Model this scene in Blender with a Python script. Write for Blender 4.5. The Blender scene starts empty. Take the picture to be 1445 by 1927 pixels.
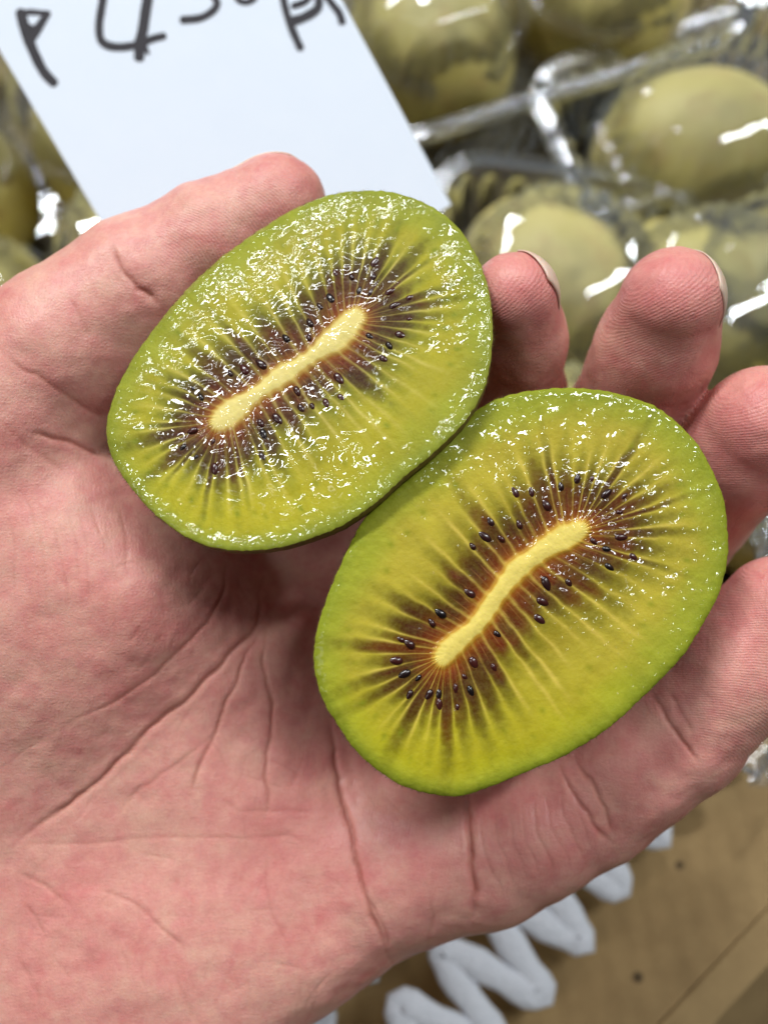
import bpy, math
import numpy as np
from mathutils import Matrix, Vector

rng = np.random.default_rng(11)
S = 0.01                      # authored in centimetres, built in metres
PI = math.pi

# ------------------------------------------------------------------ camera
W0, H0 = 1445.0, 1927.0
D = 12.5                      # cm, lens to the cut faces
HF = math.radians(23.0)       # half horizontal field of view
TILT = math.radians(15.0)     # lens axis off the vertical
PPC = W0 / (2 * D * math.tan(HF))      # pixels per cm at distance D
LOOK = np.array([0, math.sin(TILT), -math.cos(TILT)])
UP = np.array([0, math.cos(TILT), math.sin(TILT)])
RT = np.array([1.0, 0, 0])
DT = 30.0                     # cm, lens to the stall top along the axis
CAM = -LOOK * DT              # the stall top is z = 0
ROT = Matrix(((RT[0], UP[0], -LOOK[0]), (RT[1], UP[1], -LOOK[1]), (RT[2], UP[2], -LOOK[2]))).to_4x4()

scene = bpy.context.scene
COL = scene.collection
cam = bpy.data.cameras.new('camera')
cam_o = bpy.data.objects.new('camera', cam)
COL.objects.link(cam_o)
scene.camera = cam_o
cam_o.matrix_world = Matrix.Translation(Vector(CAM * S)) @ ROT
cam.sensor_fit = 'HORIZONTAL'
cam.lens = 5.7
cam.sensor_width = 2 * 5.7 * math.tan(HF)
cam.clip_start = 0.005
cam.clip_end = 50
cam.dof.use_dof = True
cam.dof.focus_distance = 0.126
cam.dof.aperture_fstop = 2.0

# ------------------------------------------------------------------ light
world = bpy.data.worlds.new('World')
scene.world = world
world.use_nodes = True
bg = world.node_tree.nodes['Background']
bg.inputs[0].default_value = (0.80, 0.90, 1.0, 1)
bg.inputs[1].default_value = 0.055


def lamp(name, loc, target, sx, sy, power, color):
    l = bpy.data.lights.new(name, 'AREA')
    l.shape = 'RECTANGLE'
    l.size, l.size_y = sx, sy
    l.energy = power
    l.color = color
    o = bpy.data.objects.new(name, l)
    COL.objects.link(o)
    d = Vector(target) - Vector(loc)
    o.matrix_world = Matrix.Translation(Vector(loc)) @ d.to_track_quat('-Z', 'Y').to_matrix().to_4x4()
    return o


HC = Vector((CAM + LOOK * D) * S)      # where the hand is held
lamp('ceiling_or_fill_lamp', (-0.52, 1.12, 1.60), HC, 1.2, 0.13, 39, (0.95, 0.98, 1.0))
lamp('ceiling_or_fill_lamp', (0.85, 0.60, 1.60), HC, 0.09, 1.2, 20, (0.95, 0.98, 1.0))
lamp('ceiling_or_fill_lamp', (-1.1, -0.35, 1.5), HC, 0.3, 1.2, 5, (1.0, 0.97, 0.94))  # added fill light from behind left, lifts the shadows; no ceiling fitting

scene.view_settings.view_transform = 'Standard'
scene.view_settings.look = 'None'
scene.view_settings.exposure = 0.0
scene.view_settings.gamma = 1
scene.render.engine = 'CYCLES'
scene.cycles.use_denoising = True
scene.cycles.max_bounces = 10
scene.cycles.transparent_max_bounces = 24
scene.cycles.caustics_reflective = False
scene.cycles.caustics_refractive = False
scene.cycles.sample_clamp_indirect = 4
scene.cycles.use_adaptive_sampling = True
scene.cycles.adaptive_threshold = 0.025

# ------------------------------------------------------------------ helpers


def lin(c):
    c = np.asarray(c, float) / 255.0
    return np.where(c <= 0.04045, c / 12.92, ((c + 0.055) / 1.055) ** 2.4)


def rgba(c):
    return tuple(lin(c)) + (1.0,)


def pt(px, py, w=0.0):
    """photo pixel at height w (cm towards the lens from the cut faces) -> hand frame (u, v, w)"""
    k = (D - w) / D / PPC
    return np.array([(px - W0 / 2) * k, (H0 / 2 - py) * k, w])


def rad(rpx, w):
    return rpx * (D - w) / D / PPC


def ray(px, py):
    d = RT * (px - W0 / 2) / PPC / D + UP * (H0 / 2 - py) / PPC / D + LOOK
    return d


def tab(px, py, z=0.0):
    """photo pixel -> point of the horizontal plane z (cm, world)"""
    d = ray(px, py)
    t = (z - CAM[2]) / d[2]
    return CAM + d * t


def sstep(a, b, x):
    t = np.clip((x - a) / (b - a), 0, 1)
    return t * t * (3 - 2 * t)


def hash3(i, j, k):
    h = (i * 374761393 + j * 668265263 + k * 2147483647 + 1013904223) & 0xFFFFFFFF
    h = ((h ^ (h >> 13)) * 1274126177) & 0xFFFFFFFF
    h = ((h ^ (h >> 16)) * 2246822519) & 0xFFFFFFFF
    return ((h ^ (h >> 15)) & 0xFFFFFF) / float(0xFFFFFF)


def vnoise(p):
    p = np.asarray(p, float)
    i = np.floor(p).astype(np.int64)
    f = p - i
    f = f * f * (3 - 2 * f)
    out = 0
    for dx in (0, 1):
        for dy in (0, 1):
            for dz in (0, 1):
                wgt = (f[..., 0] if dx else 1 - f[..., 0]) * (f[..., 1] if dy else 1 - f[..., 1]) * (f[..., 2] if dz else 1 - f[..., 2])
                out = out + wgt * hash3(i[..., 0] + dx, i[..., 1] + dy, i[..., 2] + dz)
    return out


def fbm(p, oct=3):
    a, s, t = 0.5, 0.0, 0.0
    p = np.asarray(p, float)
    for k in range(oct):
        s = s + a * vnoise(p)
        t += a
        p = p * 2.03 + 17.3
        a *= 0.5
    return s / t


def mesh_from(name, verts, faces, smooth=True):
    """faces: (n,4) or (n,3) array or a list of tuples; verts in cm"""
    me = bpy.data.meshes.new(name)
    v = np.asarray(verts, np.float32) * S
    if isinstance(faces, np.ndarray):
        n, m = faces.shape
        me.vertices.add(len(v))
        me.vertices.foreach_set('co', v.ravel())
        me.loops.add(n * m)
        me.loops.foreach_set('vertex_index', faces.astype(np.int32).ravel())
        me.polygons.add(n)
        me.polygons.foreach_set('loop_start', np.arange(0, n * m, m, dtype=np.int32))
        me.update(calc_edges=True)
    else:
        me.from_pydata([tuple(map(float, a)) for a in v], [], [tuple(map(int, f)) for f in faces])
    me.validate()
    if smooth:
        me.polygons.foreach_set('use_smooth', np.ones(len(me.polygons), bool))
    me.update()
    return me


def obj(name, me, mat, parent=None):
    o = bpy.data.objects.new(name, me)
    COL.objects.link(o)
    if mat is not None and not me.materials:
        me.materials.append(mat)
    if parent is not None:
        o.parent = parent
    return o


def tag(o, label, cat, group=None):
    o['label'] = label
    o['category'] = cat
    if group:
        o['group'] = group
    return o


def empty(name, mw):
    o = bpy.data.objects.new(name, None)
    o.empty_display_size = 0.01
    COL.objects.link(o)
    o.matrix_world = mw
    return o


def hand_frame(p):
    """matrix of a frame at hand-frame point p, axes along the hand frame"""
    wp = CAM + RT * p[0] + UP * p[1] + LOOK * (D - p[2])
    return Matrix.Translation(Vector(wp * S)) @ ROT


def fattr(me, name, val):
    a = me.attributes.new(name, 'FLOAT', 'POINT')
    a.data.foreach_set('value', np.asarray(val, np.float32))


def cattr(me, name, rgb):
    a = me.attributes.new(name, 'FLOAT_COLOR', 'POINT')
    c = np.ones((len(rgb), 4), np.float32)
    c[:, :3] = rgb
    a.data.foreach_set('color', c.ravel())


class NT:
    def __init__(self, name):
        self.m = bpy.data.materials.new(name)
        self.m.use_nodes = True
        self.t = self.m.node_tree
        self.n = self.t.nodes
        self.b = self.n['Principled BSDF']
        self.out = self.n['Material Output']
        tc = self.n.new('ShaderNodeTexCoord')
        mp = self.n.new('ShaderNodeMapping')
        mp.inputs['Scale'].default_value = (100, 100, 100)
        self.t.links.new(tc.outputs['Object'], mp.inputs[0])
        self.co = mp.outputs[0]          # object coordinates in centimetres

    def lk(self, a, b):
        self.t.links.new(a, b)

    def set(self, sock, v):
        if isinstance(v, bpy.types.NodeSocket):
            self.lk(v, sock)
        else:
            sock.default_value = v

    def P(self, **kw):
        for k, v in kw.items():
            self.set(self.b.inputs[k.replace('_', ' ')], v)

    def noise(self, scale, detail=2, rough=0.5, co=None, dist=0.0):
        x = self.n.new('ShaderNodeTexNoise')
        self.lk(co or self.co, x.inputs['Vector'])
        x.inputs['Scale'].default_value = scale
        x.inputs['Detail'].default_value = detail
        x.inputs['Roughness'].default_value = rough
        x.inputs['Distortion'].default_value = dist
        return x.outputs[0]

    def voro(self, scale, feature='F1', co=None):
        x = self.n.new('ShaderNodeTexVoronoi')
        x.feature = feature
        self.lk(co or self.co, x.inputs['Vector'])
        x.inputs['Scale'].default_value = scale
        return x.outputs['Distance']

    def scaled(self, s):
        mp = self.n.new('ShaderNodeMapping')
        mp.inputs['Scale'].default_value = s
        self.lk(self.co, mp.inputs[0])
        return mp.outputs[0]

    def ramp(self, fac, stops):
        x = self.n.new('ShaderNodeValToRGB')
        self.lk(fac, x.inputs[0])
        e = x.color_ramp.elements
        while len(e) < len(stops):
            e.new(0.5)
        for k, (p, c) in enumerate(stops):
            e[k].position = p
            e[k].color = c if len(c) == 4 else tuple(c) + (1,)
        return x.outputs[0]

    def math(self, op, a, b=0.0, c=0.0):
        x = self.n.new('ShaderNodeMath')
        x.operation = op
        self.set(x.inputs[0], a)
        self.set(x.inputs[1], b)
        self.set(x.inputs[2], c)
        return x.outputs[0]

    def mix(self, fac, a, b, mode='MIX'):
        x = self.n.new('ShaderNodeMix')
        x.data_type = 'RGBA'
        x.blend_type = mode
        self.set(x.inputs[0], fac)
        self.set(x.inputs[6], a)
        self.set(x.inputs[7], b)
        return x.outputs[2]

    def attr(self, name):
        x = self.n.new('ShaderNodeAttribute')
        x.attribute_name = name
        return x

    def bump(self, h, dist, strength=1.0, normal=None):
        x = self.n.new('ShaderNodeBump')
        self.set(x.inputs['Height'], h)
        x.inputs['Distance'].default_value = dist * S
        self.set(x.inputs['Strength'], strength)
        if normal is not None:
            self.lk(normal, x.inputs['Normal'])
        return x.outputs[0]


# ------------------------------------------------------------------ materials
def m_skin():
    t = NT('skin')
    red = t.attr('red').outputs['Fac']
    cre = t.attr('crease').outputs['Fac']
    n1 = t.noise(1.4, 4, 0.6)
    n2 = t.noise(4.5, 3, 0.6, dist=0.4)
    base = t.ramp(n1, [(0.30, rgba((214, 162, 144))), (0.5, rgba((210, 144, 134))), (0.70, rgba((202, 124, 118)))])
    pale = t.ramp(n2, [(0.35, (0, 0, 0)), (0.72, (1, 1, 1))])
    base = t.mix(t.math('MULTIPLY', pale, 0.42), base, rgba((222, 178, 154)))
    base = t.mix(t.math('MULTIPLY', red, 0.6), base, rgba((206, 108, 110)))
    base = t.mix(t.math('MULTIPLY', cre, 0.66), base, rgba((146, 74, 52)))
    n3 = t.noise(16, 2, 0.5)
    base = t.mix(t.math('MULTIPLY', t.ramp(n3, [(0.4, (0, 0, 0)), (0.75, (1, 1, 1))]), 0.16), base, rgba((176, 92, 84)))
    t.P(Base_Color=base, Roughness=0.42, IOR=1.4)
    t.b.subsurface_method if False else None
    t.P(Subsurface_Weight=0.22, Subsurface_Scale=0.0025)
    t.b.inputs['Subsurface Radius'].default_value = (1.0, 0.38, 0.22)
    ph = t.attr('ridge').outputs['Fac']
    am = t.attr('ridgeamp').outputs['Fac']
    wob = t.math('MULTIPLY', t.noise(2.6, 3), 9.0)
    ridge = t.math('MULTIPLY', t.math('SINE', t.math('ADD', ph, wob)), am)
    nrm = t.bump(ridge, 0.0014, 1.0)
    wr = t.noise(5.0, 3, 0.6, co=t.scaled((3.6, 1.0, 1.0)), dist=0.3)
    wr2 = t.noise(6.0, 3, 0.6, co=t.scaled((1.2, 3.4, 1.0)), dist=0.3)
    nrm = t.bump(t.math('ADD', wr, wr2), 0.006, 1.0, nrm)
    nrm = t.bump(t.voro(20, 'DISTANCE_TO_EDGE'), 0.008, 0.8, nrm)
    t.lk(nrm, t.b.inputs['Normal'])
    return t.m


def m_nail():
    t = NT('nail')
    n = t.noise(6, 2)
    t.P(Base_Color=t.mix(n, rgba((206, 170, 150)), rgba((226, 202, 182))), Roughness=0.3, Subsurface_Weight=0.2, Subsurface_Scale=0.001)
    return t.m


def m_flesh(core=False):
    t = NT('kiwi_core' if core else 'kiwi_flesh')
    col = t.attr('col').outputs['Color']
    wet = t.attr('wet').outputs['Fac']
    bead = t.attr('bead').outputs['Fac']
    n = t.noise(22, 3, 0.6)
    c = t.mix(t.math('MULTIPLY', t.ramp(n, [(0.42, (0, 0, 0)), (0.7, (1, 1, 1))]), 0.05), col, rgba((205, 205, 110)))
    t.P(Base_Color=c, Subsurface_Weight=0.18, Subsurface_Scale=0.0006, IOR=1.38)
    t.b.inputs['Subsurface Radius'].default_value = (0.8, 1.0, 0.25)
    t.P(Roughness=0.5, Specular_IOR_Level=0.16)
    # juice film: rippled where wet, beaded where the cells stand out
    grain = t.attr('grain').outputs['Fac']
    f1 = t.noise(3.3, 1.0, 0.45, dist=1.1)
    f2 = t.noise(8.0, 0.5, 0.5, dist=1.0)
    vo = t.voro(7.5, 'F1')
    drop = t.ramp(vo, [(0.0, (1, 1, 1)), (0.28, (0.45, 0.45, 0.45)), (0.42, (0, 0, 0))])
    h = t.math('ADD', t.math('MULTIPLY', t.math('MULTIPLY', f1, wet), 0.145), t.math('MULTIPLY', t.math('MULTIPLY', drop, bead), 0.030))
    h = t.math('ADD', h, t.math('MULTIPLY', t.math('MULTIPLY', f2, grain), 0.046))
    nr = t.bump(h, 1.0, 1.0)
    fine = t.bump(t.noise(19, 2, 0.6), 0.007, 1.0)
    t.lk(fine, t.b.inputs['Normal'])
    t.P(Coat_Weight=t.math('MINIMUM', t.math('MAXIMUM', t.math('MAXIMUM', wet, grain), t.math('MULTIPLY', bead, 0.9)), 1.0), Coat_Roughness=0.028, Coat_IOR=1.5)
    t.lk(nr, t.b.inputs['Coat Normal'])
    return t.m


def m_seed():
    t = NT('kiwi_seed')
    n = t.noise(12, 2)
    oi = t.n.new('ShaderNodeObjectInfo')
    t.P(Base_Color=t.mix(t.math('MULTIPLY', oi.outputs['Random'], n), rgba((12, 6, 6)), rgba((88, 30, 22))), Roughness=0.3, Coat_Weight=1.0, Coat_Roughness=0.05)
    t.P(Coat_Weight=0.35)
    return t.m


def m_kskin():
    t = NT('kiwi_skin')
    n = t.noise(7, 4, 0.65)
    t.P(Base_Color=t.ramp(n, [(0.3, rgba((104, 96, 40))), (0.55, rgba((126, 106, 52))), (0.75, rgba((104, 76, 44)))]), Roughness=0.75)
    t.lk(t.bump(t.noise(40, 3), 0.01), t.b.inputs['Normal'])
    return t.m


def m_fruit():
    t = NT('golden_kiwi_skin')
    oi = t.n.new('ShaderNodeObjectInfo')
    n = t.noise(1.3, 4, 0.6)
    n2 = t.noise(11, 3, 0.65)
    c = t.ramp(n, [(0.3, rgba((210, 196, 108))), (0.5, rgba((218, 206, 126))), (0.72, rgba((206, 180, 108)))])
    c = t.mix(t.math('MULTIPLY', n2, 0.45), c, rgba((166, 138, 74)))
    c = t.mix(t.math('MULTIPLY', oi.outputs['Random'], 0.35), c, rgba((164, 156, 62)))
    sp = t.ramp(t.voro(5.0), [(0.0, (1, 1, 1)), (0.10, (1, 1, 1)), (0.17, (0, 0, 0))])
    c = t.mix(t.math('MULTIPLY', sp, 0.35), c, rgba((112, 84, 44)))
    t.P(Base_Color=c, Roughness=0.5, Sheen_Weight=0.15)
    t.lk(t.bump(t.noise(26, 3), 0.012), t.b.inputs['Normal'])
    return t.m


def m_plastic(name='clear_plastic', milk=0.045, gloss=1.4):
    t = NT(name)
    n, lk = t.n, t.lk
    tr = n.new('ShaderNodeBsdfTransparent')
    tr.inputs[0].default_value = (0.982, 0.988, 0.992, 1)
    gl = n.new('ShaderNodeBsdfGlossy')
    gl.inputs['Roughness'].default_value = 0.04
    gl.inputs['Color'].default_value = (0.95, 0.97, 1.0, 1)
    fr = n.new('ShaderNodeFresnel')
    fr.inputs['IOR'].default_value = 1.55
    nr = t.bump(t.noise(0.9, 1, 0.5, dist=0.3), 0.06, 1.0)
    lk(nr, gl.inputs['Normal'])
    lk(nr, fr.inputs['Normal'])
    fac = t.math('MINIMUM', t.math('MULTIPLY', fr.outputs[0], gloss), 0.85)
    mx = n.new('ShaderNodeMixShader')
    lk(fac, mx.inputs[0])
    lk(tr.outputs[0], mx.inputs[1])
    lk(gl.outputs[0], mx.inputs[2])
    df = n.new('ShaderNodeBsdfDiffuse')
    df.inputs[0].default_value = (0.75, 0.79, 0.83, 1)
    m2 = n.new('ShaderNodeMixShader')
    m2.inputs[0].default_value = milk
    lk(mx.outputs[0], m2.inputs[1])
    lk(df.outputs[0], m2.inputs[2])
    lk(m2.outputs[0], t.out.inputs[0])
    return t.m


def m_simple(name, c0, c1, scale, rough, bumpd=0.0, bscale=20, detail=4):
    t = NT(name)
    n = t.noise(scale, detail, 0.6)
    t.P(Base_Color=t.mix(n, rgba(c0), rgba(c1)), Roughness=rough)
    if bumpd:
        t.lk(t.bump(t.noise(bscale, 3), bumpd), t.b.inputs['Normal'])
    return t.m


def m_carton():
    t = NT('corrugated_cardboard')
    fib = t.noise(9, 4, 0.65, co=t.scaled((1.0, 5.0, 1.0)))
    c = t.mix(fib, rgba((160, 132, 88)), rgba((188, 160, 112)))
    st = t.ramp(t.noise(0.7, 4, 0.65), [(0.42, (0, 0, 0)), (0.7, (1, 1, 1))])
    c = t.mix(t.math('MULTIPLY', st, 0.45), c, rgba((134, 108, 70)))
    spot = t.ramp(t.voro(0.55), [(0.0, (1, 1, 1)), (0.055, (1, 1, 1)), (0.075, (0, 0, 0))])
    c = t.mix(t.math('MULTIPLY', spot, 0.8), c, rgba((52, 40, 28)))
    t.P(Base_Color=c, Roughness=0.85)
    w = t.n.new('ShaderNodeTexWave')
    t.lk(t.co, w.inputs[0])
    w.inputs['Scale'].default_value = 0.6
    w.inputs['Distortion'].default_value = 1.0
    nr = t.bump(w.outputs['Fac'], 0.012, 0.8)
    t.lk(t.bump(fib, 0.03, 1.0, nr), t.b.inputs['Normal'])
    return t.m


MAT = dict(
    skin=m_skin(), nail=m_nail(), flesh=m_flesh(), core=m_flesh(True), seed=m_seed(), kskin=m_kskin(), fruit=m_fruit(),
    plastic=m_plastic(), flange=m_plastic('clear_plastic_edge', 0.07, 2.4),
    hair=m_simple('fuzz_hair', (120, 100, 50), (160, 140, 80), 3, 0.7),
    card=m_simple('card_board', (228, 238, 250), (233, 242, 252), 1.2, 0.42, 0.003, 30),
    ink=m_simple('marker_ink', (34, 31, 36), (58, 54, 60), 3.0, 0.5, 0.002, 30),
    carton=m_carton(),
    foam=m_simple('foam_net', (206, 212, 220), (226, 230, 236), 5.0, 0.7, 0.06, 7),
    table=m_simple('stall_top', (92, 80, 50), (112, 96, 62), 1.0, 0.7, 0.01, 8),
)

# ------------------------------------------------------------------ stall top
s = 120.0
tt = obj('table_top', mesh_from('table_top', [(-s, -s, 0), (s, -s, 0), (s, s, 0), (-s, s, 0)], [(0, 1, 2, 3)], False), MAT['table'])
tt['kind'] = 'structure'
tt['label'] = 'dark stall top under the fruit trays'


# ------------------------------------------------------------------ the hand (signed distance field -> one skin)
VOX = 0.05
U0, U1, V0, V1, Z0, Z1 = -12.5, 8.2, -14.0, 6.6, -6.4, 1.2
gu = np.arange(U0, U1, VOX, dtype=np.float32)
gv = np.arange(V0, V1, VOX, dtype=np.float32)
gw = np.arange(Z0, Z1, VOX, dtype=np.float32)
SHP = (len(gu), len(gv), len(gw))


def smin(a, b, k):
    h = np.clip(k - np.abs(a - b), 0, None) / k
    return np.minimum(a, b) - h * h * k * 0.25


def smax(a, b, k):
    return -smin(-a, -b, k)


def box_of(lo, hi, pad):
    r = []
    for g, a, b in zip((gu, gv, gw), lo, hi):
        i0 = max(0, int((a - pad - g[0]) / VOX))
        i1 = min(len(g), int((b + pad - g[0]) / VOX) + 2)
        r.append(slice(i0, max(i0 + 1, i1)))
    return tuple(r)


def cone_into(F, a, b, ra, rb, k, flat=1.0, pad=1.0):
    """smooth union of a round cone a-b into F"""
    a = np.asarray(a, np.float32)
    b = np.asarray(b, np.float32)
    r = max(ra, rb)
    sl = box_of(np.minimum(a, b) - r, np.maximum(a, b) + r, pad)
    X = gu[sl[0]][:, None, None] - a[0]
    Y = gv[sl[1]][None, :, None] - a[1]
    Zz = (gw[sl[2]][None, None, :] - a[2])
    ba = b - a
    l2 = float(ba @ ba) + 1e-6
    t = np.clip((X * ba[0] + Y * ba[1] + Zz * ba[2]) / l2, 0, 1)
    d = np.sqrt((X - t * ba[0]) ** 2 + (Y - t * ba[1]) ** 2 + ((Zz - t * ba[2]) / flat) ** 2) - (ra + (rb - ra) * t)
    F[sl] = smin(F[sl], d.astype(np.float32), k)


def chain(F, pts, k=0.18, pad=1.0):
    P = [(pt(x, y, w), rad(r, w)) for x, y, w, r in pts]
    for (a, ra), (b, rb) in zip(P[:-1], P[1:]):
        cone_into(F, a, b, ra, rb, k, pad=pad)


def pad_into(F, x, y, w, r, k=0.15):
    a = pt(x, y, w)
    cone_into(F, a, a + 1e-3, rad(r, w), rad(r, w), k)


BIG = np.float32(4.0)

# palm: an outline with a modelled surface height
heights = [(150, 1150, -0.80), (0, 950, -0.75), (300, 1100, -1.05), (100, 1350, -1.05), (-200, 1200, -0.8), (420, 1080, -2.0), (450, 1180, -2.0),
           (324, 1345, -1.72), (156, 1500, -1.6), (37, 1600, -1.55), (-150, 1750, -1.5), (560, 1250, -2.55), (500, 1450, -1.95), (620, 1500, -2.15),
           (350, 1600, -1.75), (200, 1750, -1.5), (400, 1800, -1.5), (100, 1900, -1.4), (600, 1800, -1.65), (690, 1650, -1.78), (800, 1640, -1.65),
           (830, 1760, -2.0), (650, 1400, -2.65), (780, 1400, -3.0), (900, 1300, -3.4), (560, 1050, -3.6), (600, 800, -3.5), (350, 850, -2.6),
           (210, 890, -1.5), (900, 1000, -3.2), (450, 650, -3.0), (-500, 1600, -1.2), (-300, 2000, -1.4), (200, 2200, -1.6), (-700, 2300, -1.8),
           (-200, 2500, -1.9), (1100, 1400, -3.2), (60, 1150, -0.72), (900, 1600, -2.0)]
hp = np.array([pt(x, y, w) for x, y, w in heights])


def tps(r2):
    return r2 * np.log(r2 + 1e-6)


n = len(hp)
K = tps(((hp[:, None, :2] - hp[None, :, :2]) ** 2).sum(-1)) + np.eye(n) * 0.35
A = np.zeros((n + 3, n + 3))
A[:n, :n] = K
A[:n, n] = 1
A[:n, n + 1:] = hp[:, :2]
A[n, :n] = 1
A[n + 1:, :n] = hp[:, :2].T
sol = np.linalg.solve(A, np.r_[hp[:, 2], 0, 0, 0])
GU, GV = np.meshgrid(gu, gv, indexing='ij')
Hm = sol[n] + sol[n + 1] * GU + sol[n + 2] * GV
for k in range(n):
    Hm = Hm + sol[k] * tps((GU - hp[k, 0]) ** 2 + (GV - hp[k, 1]) ** 2)
Hm = np.clip(Hm, -4.2, -0.5)
gx, gy = np.gradient(Hm, VOX)
Hg = np.sqrt(1 + gx ** 2 + gy ** 2)

outline = [(905, 1745), (830, 1800), (740, 1858), (640, 1928), (450, 2040), (200, 2230), (-100, 2480), (-500, 2850), (-1150, 2700), (-1150, 2300),
           (-760, 1800), (-520, 1350), (-330, 950), (-120, 720), (150, 640), (420, 700), (620, 800), (800, 850), (960, 980), (1010, 1200), (985, 1450), (940, 1640)]
op = np.array([pt(x, y, -2.2)[:2] for x, y in outline])


def poly_sdf(px, py, poly):
    d = np.full(px.shape, 1e9)
    ins = np.zeros(px.shape, bool)
    m = len(poly)
    for i in range(m):
        a, b = poly[i], poly[(i + 1) % m]
        e = b - a
        wx, wy = px - a[0], py - a[1]
        t = np.clip((wx * e[0] + wy * e[1]) / (e @ e), 0, 1)
        d = np.minimum(d, (wx - t * e[0]) ** 2 + (wy - t * e[1]) ** 2)
        c = (a[1] <= py) != (b[1] <= py)
        xi = a[0] + (py - a[1]) / (e[1] if abs(e[1]) > 1e-9 else 1e-9) * e[0]
        ins ^= c & (px < xi)
    d = np.sqrt(d)
    return np.where(ins, -d, d)


d2 = poly_sdf(GU, GV, op)
WW = gw[None, None, :]
top = ((WW - Hm[:, :, None]) / Hg[:, :, None]).astype(np.float32)
botm = (-4.9 - WW + np.zeros_like(top)).astype(np.float32)
palm = smax(d2[:, :, None].astype(np.float32) + np.zeros_like(top), top, 1.5)
palm = smax(palm, botm, 1.6).astype(np.float32)
del top, botm

fingers = []
# thumb
F = np.full(SHP, BIG, np.float32)
chain(F, [(-150, 960, -2.4, 235), (-20, 800, -2.1, 190), (112, 668, -1.85, 150)], 0.5)
chain(F, [(112, 668, -1.85, 148), (262, 545, -2.0, 134)], 0.22)
chain(F, [(275, 535, -2.05, 126), (400, 452, -2.05, 106), (518, 388, -2.0, 95)], 0.2)
pad_into(F, 395, 462, -1.92, 98, 0.2)
palm_thumb = smin(palm, F, 0.55)
total = palm_thumb
fdefs = dict(
    index=[[(620, 1000, -4.0, 140), (800, 960, -4.2, 135), (930, 880, -3.7, 120)], [(930, 880, -4.2, 112), (962, 740, -3.0, 102)], [(958, 735, -2.9, 99), (970, 640, -1.95, 95), (968, 560, -1.15, 84)]],
    middle=[[(760, 1150, -4.0, 145), (950, 1090, -4.2, 140), (1110, 980, -3.7, 128)], [(1110, 980, -4.2, 118), (1185, 790, -3.0, 118)], [(1190, 775, -2.9, 117), (1232, 655, -1.8, 112), (1262, 568, -1.05, 99)]],
    ring=[[(820, 1330, -3.8, 150), (1020, 1260, -4.0, 140), (1180, 1130, -3.4, 130)], [(1180, 1130, -4.0, 112), (1300, 955, -3.0, 108)], [(1312, 938, -2.9, 112), (1390, 850, -2.0, 120), (1432, 800, -1.4, 112)]],
    pinky=[[(720, 1620, -3.0, 160), (905, 1590, -2.9, 148), (1110, 1490, -2.65, 130)], [(1105, 1492, -2.63, 133), (1262, 1375, -2.3, 128)], [(1262, 1375, -2.3, 128), (1380, 1255, -1.85, 122), (1470, 1150, -1.5, 105)]],
)
ridge_axes = []
for nm, segs in fdefs.items():
    F = np.full(SHP, BIG, np.float32)
    for sg in segs:
        chain(F, sg, 0.16)
    if nm == 'pinky':
        pad_into(F, 1000, 1560, -2.56, 124, 0.2)
        pad_into(F, 1185, 1440, -2.3, 120, 0.2)
    fk = smin(palm, F, 0.4 if nm != 'pinky' else 0.28)
    total = smin(total, fk, 0.05)
    a, b = segs[-1][0], segs[-1][-1]
    ridge_axes.append((pt(*a[:3]), pt(*b[:3]), rad(b[3], b[2]), 1.0))
ridge_axes.append((pt(275, 535, -2.05), pt(518, 388, -2.0), rad(95, -2.0), 0.8))
del palm, F, fk, palm_thumb


def surface_nets(F):
    ins = F < 0
    nx, ny, nz = F.shape
    act = np.zeros((nx - 1, ny - 1, nz - 1), np.uint8)
    for dx in (0, 1):
        for dy in (0, 1):
            for dz in (0, 1):
                act += ins[dx:nx - 1 + dx, dy:ny - 1 + dy, dz:nz - 1 + dz]
    cells = np.argwhere((act > 0) & (act < 8))
    idx = np.full(act.shape, -1, np.int32)
    idx[cells[:, 0], cells[:, 1], cells[:, 2]] = np.arange(len(cells))
    off = np.array([[x, y, z] for x in (0, 1) for y in (0, 1) for z in (0, 1)])
    cv = np.stack([F[cells[:, 0] + o[0], cells[:, 1] + o[1], cells[:, 2] + o[2]] for o in off], 1)
    acc = np.zeros((len(cells), 3))
    cnt = np.zeros(len(cells))
    for i in range(8):
        for j in range(i + 1, 8):
            if np.abs(off[i] - off[j]).sum() == 1:
                a, b = cv[:, i], cv[:, j]
                m = (a < 0) != (b < 0)
                t = np.where(m, a / np.where(m, a - b, 1), 0)
                p = off[i] + t[:, None] * (off[j] - off[i])
                acc += np.where(m[:, None], p, 0)
                cnt += m
    V = cells + acc / cnt[:, None]
    quads = []
    for ax in range(3):
        o1, o2 = [(1, 2), (2, 0), (0, 1)][ax]
        sl0 = [slice(None)] * 3
        sl1 = [slice(None)] * 3
        sl0[ax] = slice(0, -1)
        sl1[ax] = slice(1, None)
        a, b = ins[tuple(sl0)], ins[tuple(sl1)]
        e = np.argwhere(a != b)
        ok = (e[:, o1] > 0) & (e[:, o2] > 0) & (e[:, o1] < F.shape[o1] - 1) & (e[:, o2] < F.shape[o2] - 1)
        e = e[ok]
        s0 = a[e[:, 0], e[:, 1], e[:, 2]]
        d1 = np.zeros(3, int)
        d1[o1] = 1
        d2_ = np.zeros(3, int)
        d2_[o2] = 1

        def g(p):
            return idx[p[:, 0], p[:, 1], p[:, 2]]
        q = np.stack([g(e - d1 - d2_), g(e - d2_), g(e), g(e - d1)], 1)
        q[~s0] = q[~s0][:, ::-1]
        quads.append(q)
    Q = np.concatenate(quads)
    return V, Q[(Q >= 0).all(1)]


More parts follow.
